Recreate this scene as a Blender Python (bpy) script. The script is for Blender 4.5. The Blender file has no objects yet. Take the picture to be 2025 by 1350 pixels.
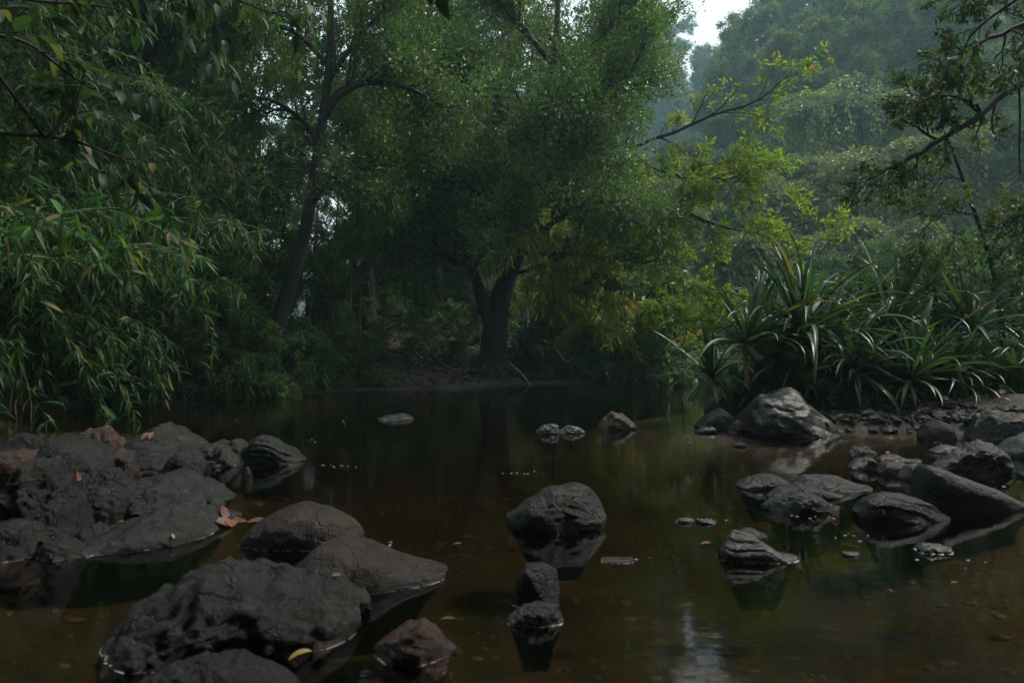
import bpy, math, random
import numpy as np
from mathutils import Vector, Matrix, noise, Quaternion

# ------------------------------------------------------------------ camera, sky, sun, exposure
SC = bpy.context.scene
COL = SC.collection
H, F, CX, CY = 0.9, 1450.0, 1012.5, 675.0          # camera height (m), focal length and centre in photo pixels
cam_d = bpy.data.cameras.new('camera')
cam = bpy.data.objects.new('camera', cam_d); COL.objects.link(cam)
cam.location = (0, 0, H); cam.rotation_euler = (math.radians(90), 0, 0)
cam_d.sensor_width = 36.0; cam_d.lens = F / 2025.0 * 36.0
cam_d.clip_start = 0.05; cam_d.clip_end = 2000
cam_d.dof.use_dof = True; cam_d.dof.focus_distance = 7.5; cam_d.dof.aperture_fstop = 3.2
SC.camera = cam

SUN_EL, SUN_AZ = math.radians(52), math.radians(68)   # azimuth from +Y towards +X
world = bpy.data.worlds.new('World'); SC.world = world; world.use_nodes = True
wn, wl = world.node_tree.nodes, world.node_tree.links
for n in list(wn): wn.remove(n)
w_out = wn.new('ShaderNodeOutputWorld'); w_bg = wn.new('ShaderNodeBackground')
w_sky = wn.new('ShaderNodeTexSky'); w_sky.sky_type = 'NISHITA'; w_sky.sun_disc = False
w_sky.sun_elevation = SUN_EL; w_sky.sun_rotation = SUN_AZ
w_sky.air_density = 1.0; w_sky.dust_density = 4.0; w_sky.ozone_density = 1.0
w_mix = wn.new('ShaderNodeMix'); w_mix.data_type = 'RGBA'
w_mix.inputs[0].default_value = 0.75
w_mix.inputs[7].default_value = (6.3, 7.1, 7.1, 1)       # thin even cloud veil over the sky
wl.new(w_sky.outputs[0], w_mix.inputs[6]); wl.new(w_mix.outputs[2], w_bg.inputs[0])
w_bg.inputs[1].default_value = 0.15
wl.new(w_bg.outputs[0], w_out.inputs[0])

sun_d = bpy.data.lights.new('sun', 'SUN'); sun_d.energy = 2.6; sun_d.angle = math.radians(8)
sun_d.color = (1.0, 0.94, 0.84)
sun = bpy.data.objects.new('sun', sun_d); COL.objects.link(sun)
_s = Vector((math.sin(SUN_AZ) * math.cos(SUN_EL), math.cos(SUN_AZ) * math.cos(SUN_EL), math.sin(SUN_EL)))
sun.rotation_euler = _s.to_track_quat('Z', 'Y').to_euler(); sun.location = _s * 60

vs = SC.view_settings
vs.view_transform = 'Standard'; vs.look = 'None'; vs.gamma = 1.0; vs.exposure = 0.48; vs.use_curve_mapping = False
cy = SC.cycles
cy.use_denoising = True
cy.max_bounces = 6; cy.diffuse_bounces = 3; cy.glossy_bounces = 3; cy.transmission_bounces = 4
cy.transparent_max_bounces = 8; cy.volume_bounces = 0
cy.caustics_reflective = False; cy.caustics_refractive = False
cy.sample_clamp_indirect = 4.0

# ------------------------------------------------------------------ helpers
def at(px, py, Y):
    return np.array([(px - CX) / F * Y, Y, H - (py - CY) / F * Y])
def wy(py):                                              # distance of a point on the water at this photo row
    return H * F / (py - CY)
def nrm(a):
    return a / np.maximum(np.linalg.norm(a, axis=-1, keepdims=True), 1e-9)
def sstep(a, b, x):
    t = np.clip((x - a) / (b - a), 0, 1); return t * t * (3 - 2 * t)

def raw_mesh(name, V, T, tone=None, smooth=False):
    """V (n,3), T (m,k) index array with k = 3 or 4"""
    V = np.asarray(V, np.float32); T = np.asarray(T, np.int32); k = T.shape[1]
    me = bpy.data.meshes.new(name)
    me.vertices.add(len(V)); me.vertices.foreach_set('co', V.ravel())
    me.loops.add(T.size); me.loops.foreach_set('vertex_index', T.ravel())
    me.polygons.add(len(T)); me.polygons.foreach_set('loop_start', np.arange(0, T.size, k, dtype=np.int32))
    me.polygons.foreach_set('use_smooth', np.full(len(T), bool(smooth)))
    me.update(calc_edges=True)
    if tone is not None:
        a = me.attributes.new('tone', 'FLOAT', 'POINT'); a.data.foreach_set('value', np.asarray(tone, np.float32).ravel())
    me.validate()
    return me

def obj(name, me, mat=None, parent=None, kind=None):
    o = bpy.data.objects.new(name, me); COL.objects.link(o)
    if mat is not None and me is not None and len(me.materials) == 0: me.materials.append(mat)
    if parent is not None: o.parent = parent
    if kind: o['kind'] = kind
    return o
def tag(o, label, cat, group=None):
    o['label'] = label; o['category'] = cat
    if group: o['group'] = group
    return o
def thing(name, label, cat, loc=(0, 0, 0), rz=0.0, group=None, scale=1.0):
    o = bpy.data.objects.new(name, None); COL.objects.link(o)
    o.location = loc; o.rotation_euler = (0, 0, rz); o.scale = (scale,) * 3; o.empty_display_size = 0.1
    return tag(o, label, cat, group)

# --- tubes
class Tubes:
    def __init__(s): s.V = []; s.Q = []; s.n = 0
    def add(s, pts, rad, sides=6):
        pts = np.asarray(pts, float); rad = np.broadcast_to(np.asarray(rad, float), (len(pts),))
        t = nrm(np.gradient(pts, axis=0))
        ref = np.array([0.31, 0.87, 0.12]); a = nrm(np.cross(t, ref)); b = np.cross(t, a)
        th = np.linspace(0, 2 * math.pi, sides, endpoint=False)
        ring = a[:, None] * np.cos(th)[None, :, None] + b[:, None] * np.sin(th)[None, :, None]
        V = pts[:, None] + ring * rad[:, None, None]
        m = len(pts); i = np.arange(m - 1)[:, None] * sides; j = np.arange(sides)[None]; j2 = (j + 1) % sides
        Q = np.stack([i + j, i + j2, i + sides + j2, i + sides + j], -1).reshape(-1, 4) + s.n
        s.V.append(V.reshape(-1, 3)); s.Q.append(Q); s.n += m * sides
        return s
    def mesh(s, name):
        return raw_mesh(name, np.concatenate(s.V), np.concatenate(s.Q), smooth=True)

def smooth_path(pts, n):
    """Catmull-Rom through control points"""
    P = np.asarray(pts, float); P = np.vstack([2 * P[0] - P[1], P, 2 * P[-1] - P[-2]])
    out = []
    segs = len(P) - 3
    for u in np.linspace(0, segs - 1e-6, n):
        k = int(u); t = u - k; p0, p1, p2, p3 = P[k:k + 4]
        out.append(.5 * (2 * p1 + (p2 - p0) * t + (2 * p0 - 5 * p1 + 4 * p2 - p3) * t * t + (3 * p1 - p0 - 3 * p2 + p3) * t ** 3))
    return np.array(out)

# --- leaves
def frames(D, N):
    D = nrm(D); S = nrm(np.cross(D, N)); return D, S, np.cross(S, D)
def leaf2(P, D, N, L, W, droop=.12):
    D, S, N = frames(D, N); L = L[:, None]; W = W[:, None]
    m = P + D * L * .45
    V = np.stack([P, m + S * W * .5 + N * W * .12, P + D * L - np.array([0, 0, 1]) * L * droop, m - S * W * .5 + N * W * .12], 1)
    return V, np.array([[0, 1, 2], [0, 2, 3]])
def leaf4(P, D, N, L, W, droop=.2):
    D, S, N = frames(D, N); L = L[:, None]; W = W[:, None]; dn = np.array([0, 0, -1.])
    m = P + D * L * .42 + N * L * .03
    V = np.stack([P, m + S * W * .5 + N * W * .15, m, m - S * W * .5 + N * W * .15, P + D * L + dn * L * droop], 1)
    return V, np.array([[0, 1, 2], [0, 2, 3], [1, 4, 2], [2, 4, 3]])
def leaves_mesh(name, P, D, N, L, W, tone, style=leaf2, droop=.15):
    V, T = style(P, D, N, L, W, droop); n, k = V.shape[:2]
    TT = (T[None] + (np.arange(n) * k)[:, None, None]).reshape(-1, 3)
    return raw_mesh(name, V.reshape(-1, 3), TT, np.repeat(tone, k))

def strap_mesh(name, bend, L=1.0, W=1.0, segs=10, vee=.3, taper='strap', start=0.0, twist=0.0, ratio=.04):
    """unit leaf: grows along +X, arches down by bend (radians over its length); width set by scale Y"""
    x = z = 0.0; V = []; a = start
    for i in range(segs + 1):
        t = i / segs
        if taper == 'strap': w = (0.75 + .25 * min(1, t * 5)) * (1 - max(0, (t - .55) / .45) ** 1.8)
        else: w = max(0.0, math.sin(math.pi * min(1, t ** .75))) ** .8
        w = max(w, .012) * .5 * W
        nx, nz = -math.sin(a), math.cos(a)
        tw = twist * t
        for s in (-1, 0, 1):
            up = vee * abs(s) * w * ratio
            V.append((x + nx * up, s * w * math.cos(tw), z + nz * up + s * w * math.sin(tw) * ratio))
        x += math.cos(a) * L / segs; z += math.sin(a) * L / segs
        a -= bend / segs * ((.15 + 2.55 * t * t) if taper == 'strap' else (0.5 + 1.0 * t))
    Q = []
    for i in range(segs):
        for s in (0, 1):
            b = i * 3 + s; Q.append((b, b + 1, b + 4, b + 3))
    return raw_mesh(name, V, Q, smooth=True)

def place_leaf(name, me, P, D, N, L, W, parent, kind=None):
    D = Vector(D).normalized(); S = D.cross(Vector(N)).normalized(); U = S.cross(D)
    o = obj(name, me, None, parent)
    M = Matrix(((D.x * L, -S.x * W, U.x * L, P[0]), (D.y * L, -S.y * W, U.y * L, P[1]), (D.z * L, -S.z * W, U.z * L, P[2]), (0, 0, 0, 1)))
    o.matrix_basis = M
    return o

# ------------------------------------------------------------------ materials
def new_mat(name):
    m = bpy.data.materials.new(name); m.use_nodes = True
    nt = m.node_tree
    for n in list(nt.nodes): nt.nodes.remove(n)
    return m, nt, nt.nodes.new
def N(nt, typ, **kw):
    n = nt.nodes.new(typ)
    for k, v in kw.items(): setattr(n, k, v)
    return n
def ramp(nt, stops):
    r = nt.nodes.new('ShaderNodeValToRGB'); e = r.color_ramp.elements
    while len(e) < len(stops): e.new(.5)
    for q, (p, c) in zip(e, stops): q.position = p; q.color = (*c, 1)
    return r
def noise_tex(nt, scale, detail=6, rough=.6, vec=None, dist=0.0):
    n = nt.nodes.new('ShaderNodeTexNoise'); n.inputs['Scale'].default_value = scale
    n.inputs['Detail'].default_value = detail; n.inputs['Roughness'].default_value = rough; n.inputs['Distortion'].default_value = dist
    if vec is not None: nt.links.new(vec, n.inputs['Vector'])
    return n
def mixc(nt, fac, a, b, blend='MIX'):
    m = nt.nodes.new('ShaderNodeMix'); m.data_type = 'RGBA'; m.blend_type = blend
    for idx, v in ((0, fac), (6, a), (7, b)):
        if hasattr(v, 'links'): nt.links.new(v, m.inputs[idx])
        elif idx == 0: m.inputs[0].default_value = v
        else: m.inputs[idx].default_value = (*v, 1)
    return m.outputs[2]

def leaf_mat(name, stops, rough=.42, trans=.35, by_object=False, spec=.5):
    m, nt, nw = new_mat(name); L = nt.links.new
    oi = nw('ShaderNodeObjectInfo')
    if by_object:
        fac = oi.outputs['Random']
    else:
        at_ = N(nt, 'ShaderNodeAttribute', attribute_name='tone'); fac = at_.outputs['Fac']
    r = ramp(nt, stops); L(fac, r.inputs[0])
    hsv = nw('ShaderNodeHueSaturation')
    mr = nw('ShaderNodeMapRange'); mr.inputs[3].default_value = .8; mr.inputs[4].default_value = 1.25
    L(oi.outputs['Random'], mr.inputs[0]); L(mr.outputs[0], hsv.inputs['Value']); L(r.outputs[0], hsv.inputs['Color'])
    p = nw('ShaderNodeBsdfPrincipled'); p.inputs['Roughness'].default_value = rough
    p.inputs['Specular IOR Level'].default_value = spec
    L(hsv.outputs[0], p.inputs['Base Color'])
    t = nw('ShaderNodeBsdfTranslucent'); tc = mixc(nt, 1.0, hsv.outputs[0], (1.5, 1.6, .8), 'MULTIPLY'); L(tc, t.inputs[0])
    mx = nw('ShaderNodeMixShader'); mx.inputs[0].default_value = trans
    L(p.outputs[0], mx.inputs[1]); L(t.outputs[0], mx.inputs[2])
    o = nw('ShaderNodeOutputMaterial'); L(mx.outputs[0], o.inputs[0])
    return m

G = lambda r, g, b, k=1.0: (r * k, g * k, b * k)
M_TREE = leaf_mat('leaf_glossy_dark', [(0, (.03, .065, .022)), (.45, (.05, .11, .03)), (.8, (.09, .16, .035)), (.965, (.17, .20, .03)), (1, (.28, .11, .03))], .42, .4, spec=.5)
M_BRIGHT = leaf_mat('leaf_yellow_green', [(0, (.06, .12, .02)), (.5, (.12, .20, .025)), (.9, (.22, .27, .03)), (.97, (.32, .26, .03)), (1, (.36, .14, .03))], .5, .5, spec=.4)
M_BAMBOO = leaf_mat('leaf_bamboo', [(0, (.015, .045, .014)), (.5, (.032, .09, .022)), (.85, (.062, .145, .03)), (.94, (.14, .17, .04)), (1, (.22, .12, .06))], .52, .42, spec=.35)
M_BAMBOO_1 = leaf_mat('leaf_bamboo_single', [(0, (.024, .085, .022)), (.5, (.05, .15, .032)), (.85, (.09, .21, .04)), (.93, (.16, .19, .045)), (1, (.22, .11, .05))], .5, .42, by_object=True, spec=.35)
M_BAMBOO_BACKLIT = leaf_mat('leaf_bamboo_backlit', [(0, (.10, .15, .015)), (.5, (.20, .26, .025)), (.88, (.32, .34, .035)), (.97, (.34, .24, .04)), (1, (.38, .13, .03))], .45, .55)  # yellow-green leaves, colour lightened to stand for backlight from the gap
M_BACK = leaf_mat('leaf_forest', [(0, (.03, .065, .02)), (.5, (.055, .105, .028)), (.9, (.09, .15, .035)), (1, (.16, .15, .05))], .5, .35)
M_HILL = leaf_mat('leaf_hillside', [(0, (.035, .062, .02)), (.5, (.062, .10, .027)), (.9, (.11, .14, .035)), (1, (.16, .12, .045))], .5, .45)
M_CREEPER = leaf_mat('leaf_creeper', [(0, (.045, .075, .02)), (.5, (.09, .125, .03)), (.88, (.16, .18, .04)), (1, (.2, .16, .05))], .5, .45)
M_OVER = leaf_mat('leaf_overhang', [(0, (.016, .04, .022)), (.6, (.028, .06, .028)), (.9, (.05, .085, .03)), (.97, (.10, .11, .03)), (1, (.13, .07, .03))], .55, .35, by_object=True, spec=.3)
M_PAND = leaf_mat('leaf_strap', [(0, (.02, .052, .024)), (.6, (.035, .08, .032)), (.92, (.06, .11, .035)), (.97, (.16, .15, .04)), (1, (.25, .13, .04))], .43, .25, by_object=True, spec=.6)
M_GRASS = leaf_mat('leaf_grass', [(0, (.03, .07, .025)), (.6, (.06, .11, .035)), (1, (.14, .15, .05))], .4, .3)
M_RIGHT = leaf_mat('leaf_yellowing', [(0, (.025, .06, .02)), (.65, (.05, .10, .026)), (.9, (.10, .15, .03)), (.965, (.30, .24, .02)), (1, (.28, .10, .03))], .45, .35, spec=.45)
M_DEAD = leaf_mat('leaf_litter', [(0, (.028, .017, .011)), (.5, (.06, .036, .022)), (.85, (.11, .072, .048)), (1, (.19, .14, .10))], .6, .1)

def plain(name, c0, c1, rough=.6, scale=6.0, bump=.3, stretch=(1, 1, 1)):
    m, nt, nw = new_mat(name); L = nt.links.new
    tc = nw('ShaderNodeTexCoord'); mp = nw('ShaderNodeMapping'); mp.inputs['Scale'].default_value = stretch
    L(tc.outputs['Object'], mp.inputs[0])
    n1 = noise_tex(nt, scale, 8, .65, mp.outputs[0])
    r = ramp(nt, [(.3, c0), (.7, c1)]); L(n1.outputs[0], r.inputs[0])
    p = nw('ShaderNodeBsdfPrincipled'); p.inputs['Roughness'].default_value = rough; L(r.outputs[0], p.inputs['Base Color'])
    b = nw('ShaderNodeBump'); b.inputs['Strength'].default_value = bump; b.inputs['Distance'].default_value = .02
    L(n1.outputs[0], b.inputs['Height']); L(b.outputs[0], p.inputs['Normal'])
    o = nw('ShaderNodeOutputMaterial'); L(p.outputs[0], o.inputs[0])
    return m
M_BARK = plain('bark_dark', (.009, .008, .007), (.028, .024, .02), .8, 7, .9, (1, 1, .25))
M_BARK_L = plain('bark_pale', (.07, .06, .05), (.17, .15, .125), .75, 14, .5, (1, 1, .4))
M_STEM = plain('stem_tan', (.14, .08, .035), (.32, .19, .09), .6, 30, .5)
M_CULM = plain('culm_green', (.05, .07, .03), (.11, .12, .05), .45, 8, .2)

def rock_mat(name, c0, c1, c2, rough=.5, sub=(.06, .022, .010), bump=.9, scale=9.0):
    m, nt, nw = new_mat(name); L = nt.links.new
    tc = nw('ShaderNodeTexCoord'); geo = nw('ShaderNodeNewGeometry')
    oi = nw('ShaderNodeObjectInfo')
    off = nw('ShaderNodeVectorMath'); off.operation = 'ADD'; L(tc.outputs['Object'], off.inputs[0]); L(oi.outputs['Location'], off.inputs[1])
    big = noise_tex(nt, scale * .45, 5, .6, off.outputs[0], .4)
    med = noise_tex(nt, scale * 3, 8, .7, off.outputs[0])
    fin = noise_tex(nt, scale * 16, 6, .7, off.outputs[0])
    r = ramp(nt, [(.3, c0), (.55, c1), (.78, c2)])
    mm = nw('ShaderNodeMath'); mm.operation = 'MULTIPLY_ADD'; mm.inputs[1].default_value = .5; L(med.outputs[0], mm.inputs[0])
    mb = nw('ShaderNodeMath'); mb.operation = 'MULTIPLY'; mb.inputs[1].default_value = .5; L(big.outputs[0], mb.inputs[0]); L(mb.outputs[0], mm.inputs[2])
    L(mm.outputs[0], r.inputs[0])
    wv0 = nw('ShaderNodeVectorMath'); wv0.operation = 'ADD'; L(off.outputs[0], wv0.inputs[0]); wv0.inputs[1].default_value = (7.3, 3.1, 5.7)
    # pale speckle of lichen
    sp = ramp(nt, [(.60, (0, 0, 0)), (.72, (1, 1, 1))]); L(fin.outputs[0], sp.inputs[0])
    spm = nw('ShaderNodeMath'); spm.operation = 'MULTIPLY'; spm.inputs[1].default_value = .35; L(sp.outputs[0], spm.inputs[0])
    base = mixc(nt, spm.outputs[0], r.outputs[0], tuple(min(1, v * 2.2) for v in c2))
    lic = noise_tex(nt, scale * 1.1, 7, .72, off.outputs[0], .8); lr = ramp(nt, [(.56, (0, 0, 0)), (.62, (.8, .8, .8))]); L(lic.outputs[0], lr.inputs[0])
    base = mixc(nt, lr.outputs[0], base, tuple(v * k_ for v, k_ in zip(c2, (1.15, 1.25, 1.15))))
    st1 = noise_tex(nt, scale * .28, 6, .68, off.outputs[0], 1.2); s1 = ramp(nt, [(.52, (0, 0, 0)), (.66, (.75, .75, .75))]); L(st1.outputs[0], s1.inputs[0])
    base = mixc(nt, s1.outputs[0], base, (c1[0] * 1.35 + .008, c1[1] * 1.0 + .002, c1[2] * .65))
    st2 = noise_tex(nt, scale * .4, 6, .7, wv0.outputs[0], 1.0); s2 = ramp(nt, [(.56, (0, 0, 0)), (.68, (.7, .7, .7))]); L(st2.outputs[0], s2.inputs[0])
    base = mixc(nt, s2.outputs[0], base, (c1[0] * .75, c1[1] * 1.05 + .004, c1[2] * .5))
    vor = nw('ShaderNodeTexVoronoi'); vor.feature = 'DISTANCE_TO_EDGE'; vor.inputs['Scale'].default_value = scale * .55; 
    wv_ = nw('ShaderNodeVectorMath'); wv_.operation = 'ADD'; L(off.outputs[0], wv_.inputs[0]); nv_ = noise_tex(nt, scale * .7, 4, .6, off.outputs[0]); sv_ = nw('ShaderNodeVectorMath'); sv_.operation = 'SCALE'; sv_.inputs['Scale'].default_value = .22; L(nv_.outputs['Color'], sv_.inputs[0]); L(sv_.outputs[0], wv_.inputs[1]); L(wv_.outputs[0], vor.inputs['Vector'])
    crk = ramp(nt, [(0, (1, 1, 1)), (.035, (0, 0, 0))]); L(vor.outputs[0], crk.inputs[0])
    crm = nw('ShaderNodeMath'); crm.operation = 'MULTIPLY'; L(crk.outputs[0], crm.inputs[0]); L(big.outputs[0], crm.inputs[1])
    base = mixc(nt, crm.outputs[0], base, tuple(v * .35 for v in c0))
    # submerged stone carries a rusty brown film; just above the water it is wet
    sx = nw('ShaderNodeSeparateXYZ'); L(geo.outputs['Position'], sx.inputs[0])
    wob = nw('ShaderNodeMath'); wob.operation = 'MULTIPLY_ADD'; wob.inputs[1].default_value = -.03; L(med.outputs[0], wob.inputs[0]); L(sx.outputs[2], wob.inputs[2])
    subf = nw('ShaderNodeMapRange'); subf.inputs[1].default_value = .0; subf.inputs[2].default_value = -.03; L(wob.outputs[0], subf.inputs[0])
    wetc = nw('ShaderNodeMapRange'); wetc.inputs[1].default_value = .035; wetc.inputs[2].default_value = .012; wetc.inputs[3].default_value = 0; wetc.inputs[4].default_value = .65; L(wob.outputs[0], wetc.inputs[0])
    base = mixc(nt, wetc.outputs[0], base, tuple(v * .5 for v in c0))
    base = mixc(nt, subf.outputs[0], base, sub)
    wet = nw('ShaderNodeMapRange'); wet.inputs[1].default_value = .0; wet.inputs[2].default_value = .05; wet.inputs[3].default_value = .16; wet.inputs[4].default_value = rough; L(wob.outputs[0], wet.inputs[0])
    rr = nw('ShaderNodeMath'); rr.operation = 'MULTIPLY_ADD'; rr.inputs[1].default_value = .3; L(big.outputs[0], rr.inputs[0])
    rs = nw('ShaderNodeMath'); rs.operation = 'SUBTRACT'; L(wet.outputs[0], rs.inputs[0]); rs.inputs[1].default_value = .12; L(rs.outputs[0], rr.inputs[2])
    p = nw('ShaderNodeBsdfPrincipled'); L(base, p.inputs['Base Color']); L(rr.outputs[0], p.inputs['Roughness'])
    spl = nw('ShaderNodeMapRange'); spl.inputs[1].default_value = .0; spl.inputs[2].default_value = .05; spl.inputs[3].default_value = .5; spl.inputs[4].default_value = .3; L(wob.outputs[0], spl.inputs[0]); L(spl.outputs[0], p.inputs['Specular IOR Level'])
    b1 = nw('ShaderNodeBump'); b1.inputs['Strength'].default_value = bump; b1.inputs['Distance'].default_value = .025; bh = nw('ShaderNodeMath'); bh.operation = 'MULTIPLY_ADD'; bh.inputs[1].default_value = -.5; L(crm.outputs[0], bh.inputs[0]); L(med.outputs[0], bh.inputs[2]); L(bh.outputs[0], b1.inputs['Height'])
    b2 = nw('ShaderNodeBump'); b2.inputs['Strength'].default_value = bump * .6; b2.inputs['Distance'].default_value = .006; L(fin.outputs[0], b2.inputs['Height']); L(b1.outputs[0], b2.inputs['Normal'])
    L(b2.outputs[0], p.inputs['Normal'])
    o = nw('ShaderNodeOutputMaterial'); L(p.outputs[0], o.inputs[0])
    return m
R_DARK = rock_mat('rock_dark', (0.0034, 0.0040, 0.0040), (0.0066, 0.0077, 0.0071), (0.0226, 0.0254, 0.0232), 0.36)
R_GREY = rock_mat('rock_grey', (0.0045, 0.0046, 0.0040), (0.0104, 0.0106, 0.0090), (0.0325, 0.0331, 0.0281), 0.4)
R_PALE = rock_mat('rock_pale', (0.0233, 0.0233, 0.0226), (0.0495, 0.0495, 0.0477), (0.1258, 0.1258, 0.1218), 0.34, bump=.6)
R_BROWN = rock_mat('rock_brown', (0.0111, 0.0073, 0.0061), (0.0252, 0.0147, 0.0112), (0.0648, 0.0372, 0.0282), 0.38)
R_RED = rock_mat('rock_red', (0.0231, 0.0115, 0.0084), (0.0493, 0.0241, 0.0174), (0.1154, 0.0598, 0.0436), 0.38)
R_SMOOTH = rock_mat('rock_smooth', (0.0086, 0.0081, 0.0077), (0.0177, 0.0169, 0.0156), (0.0486, 0.0468, 0.0435), 0.3, bump=.35)

# ------------------------------------------------------------------ ground: river bed, banks and hillside in one sheet
LEFT = np.array([(-60, -45), (-3.3, -45), (-3.9, -6), (-3.9, 0), (-3.9, 2.6), (-4.3, 5.0), (-5.4, 7.6), (-6.5, 9.4), (-5.9, 10.5), (-4.7, 10.9), (-4.1, 12.2),
                 (-3.0, 13.4), (-1.1, 13.9), (-.1, 15.3), (1.5, 15.9), (3.1, 17.3), (3.9, 19.5), (4.0, 24), (4.0, 32), (1, 42), (-20, 60), (-60, 70), (-60, 70)], float)
RIGHT = np.array([(160, -45), (4.2, -45), (3.9, -4), (3.6, 0), (4.2, 4), (5.0, 5.6), (4.9, 6.6), (4.4, 7.3), (3.3, 7.5), (2.45, 7.85), (2.3, 8.5), (2.9, 9.4), (4.6, 10.1), (6.6, 10.6),
                  (9, 13), (13, 20), (12, 27), (8.5, 33), (5, 38), (0, 46), (-20, 64), (-60, 80), (-130, 90), (-130, 270), (160, 270)], float)
def poly_sd(P, poly):
    """signed distance, positive inside"""
    x, y = P[:, 0], P[:, 1]; d = np.full(len(P), 1e9); ins = np.zeros(len(P), bool)
    for a, b in zip(poly, np.roll(poly, -1, 0)):
        e = b - a; L2 = e @ e
        if L2 < 1e-12: continue
        t = np.clip(((x - a[0]) * e[0] + (y - a[1]) * e[1]) / L2, 0, 1)
        d = np.minimum(d, np.hypot(x - a[0] - t * e[0], y - a[1] - t * e[1]))
        if a[1] != b[1]:
            c = (a[1] > y) != (b[1] > y)
            ins ^= c & (x < (b[0] - a[0]) * (y - a[1]) / (b[1] - a[1]) + a[0])
    return np.where(ins, d, -d)
_r = np.random.default_rng(5)
_wv = [(_r.uniform(.15, 3.5), _r.uniform(0, 6.28), _r.uniform(0, 6.28)) for _ in range(26)]
def bumps(x, y):
    s = np.zeros_like(x)
    for k, a, p in _wv: s += np.sin(k * (x * math.cos(a) + y * math.sin(a)) + p) / (1 + k) 
    return s / 4.0
def ground_z(x, y):
    x = np.atleast_1d(np.asarray(x, float)); y = np.atleast_1d(np.asarray(y, float))
    P = np.stack([x, y], 1); wob = .25 * bumps(x * 2.2 + 9, y * 2.2)
    dl = poly_sd(P, LEFT) + wob; dr = poly_sd(P, RIGHT) + wob
    d = np.maximum(dl, dr)
    islet = (y > 6) & (y < 14) & (x > 0) & (x < 12)
    land = np.where(islet, .10 + .16 * sstep(0, 1.2, d), (.08 * sstep(0, .3, d) + .14 * sstep(.2, 1.5, d)) + .8 * sstep(.2, 5.5, d) + .03 * np.clip(d, 0, 30))
    depth = -.05 - .31 * sstep(0, 3.2, -d)
    z = np.where(d > 0, land * sstep(-.02, .12, d), depth * sstep(0, .35, -d))
    z += bumps(x * 1.3, y * 1.3) * np.where(d > 0, .12, .09) * sstep(.05, .8, np.abs(d))
    z += .22 * np.exp(-((x + 2.35) / .62) ** 2 - ((y - 4.1) / .95) ** 2) + .16 * np.exp(-((x + 1.75) / .35) ** 2 - ((y - 3.75) / .4) ** 2) + .14 * np.exp(-((x + 2.3) / .7) ** 2 - ((y - 5.4) / .5) ** 2)
    # near hillside on the right
    t = y - 34 + .25 * np.clip(x - 12, 0, 60)
    s = sstep(4.5, 24, x - .16 * (y - 36))
    z += np.where(dr > 0, 1, 0) * s * np.clip(t, 0, 52) * .50 * sstep(0, 8, t) * (1 - .8 * sstep(88, 118, y))
    # far hill seen through the gap
    z += 47 * np.exp(-((x - 27) / 40) ** 2 - ((y - 150) / 30) ** 2)
    z += 20 * np.exp(-((x + 60) / 60) ** 2 - ((y - 170) / 40) ** 2)
    return z
def gz(x, y): return float(ground_z(x, y)[0])

xs = np.concatenate([np.linspace(-120, -14, 36)[:-1], np.linspace(-14, 12, 170)[:-1], np.linspace(12, 160, 56)])
ys = np.concatenate([np.linspace(-44, -2, 20)[:-1], np.linspace(-2, 24, 190)[:-1], np.linspace(24, 262, 84)])
gx, gy = np.meshgrid(xs, ys); gzv = ground_z(gx.ravel(), gy.ravel())
nx_, ny_ = len(xs), len(ys)
ii = (np.arange(ny_ - 1)[:, None] * nx_ + np.arange(nx_ - 1)[None]).ravel()
g_me = raw_mesh('ground', np.stack([gx.ravel(), gy.ravel(), gzv], 1), np.stack([ii, ii + 1, ii + nx_ + 1, ii + nx_], 1), smooth=True)
m, nt, nw = new_mat('ground_earth'); L = nt.links.new
geo = nw('ShaderNodeNewGeometry'); sx = nw('ShaderNodeSeparateXYZ'); L(geo.outputs['Position'], sx.inputs[0])
n1 = noise_tex(nt, 1.6, 8, .65, geo.outputs['Position']); n2 = noise_tex(nt, 14, 8, .7, geo.outputs['Position']); n3 = noise_tex(nt, .5, 4, .6, geo.outputs['Position'], .6)
bed = ramp(nt, [(.32, (.012, .011, .006)), (.5, (.04, .027, .012)), (.68, (.085, .065, .026))]); L(n1.outputs[0], bed.inputs[0])
bed2 = ramp(nt, [(.35, (.5, .45, .4)), (.65, (1.3, 1.2, 1.1))]); L(n2.outputs[0], bed2.inputs[0])
bedc = mixc(nt, 1.0, bed.outputs[0], bed2.outputs[0], 'MULTIPLY')
soil = ramp(nt, [(.3, (.012, .010, .007)), (.55, (.03, .023, .016)), (.75, (.06, .045, .03))]); L(n2.outputs[0], soil.inputs[0])
moss = ramp(nt, [(.45, (0, 0, 0)), (.6, (1, 1, 1))]); L(n3.outputs[0], moss.inputs[0])
soil_c = mixc(nt, moss.outputs[0], soil.outputs[0], (.035, .05, .02))
zf = nw('ShaderNodeMapRange'); zf.inputs[1].default_value = .0; zf.inputs[2].default_value = .06; L(sx.outputs[2], zf.inputs[0])
gc = mixc(nt, zf.outputs[0], bedc, soil_c)
p = nw('ShaderNodeBsdfPrincipled'); p.inputs['Roughness'].default_value = .8; L(gc, p.inputs['Base Color'])
b = nw('ShaderNodeBump'); b.inputs['Strength'].default_value = .8; b.inputs['Distance'].default_value = .04; L(n2.outputs[0], b.inputs['Height']); L(b.outputs[0], p.inputs['Normal'])
o = nw('ShaderNodeOutputMaterial'); L(p.outputs[0], o.inputs[0])
ground = obj('ground', g_me, m); ground['kind'] = 'structure'; ground['label'] = 'brown river bed and dark earth banks rising to the wooded hillside'

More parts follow.
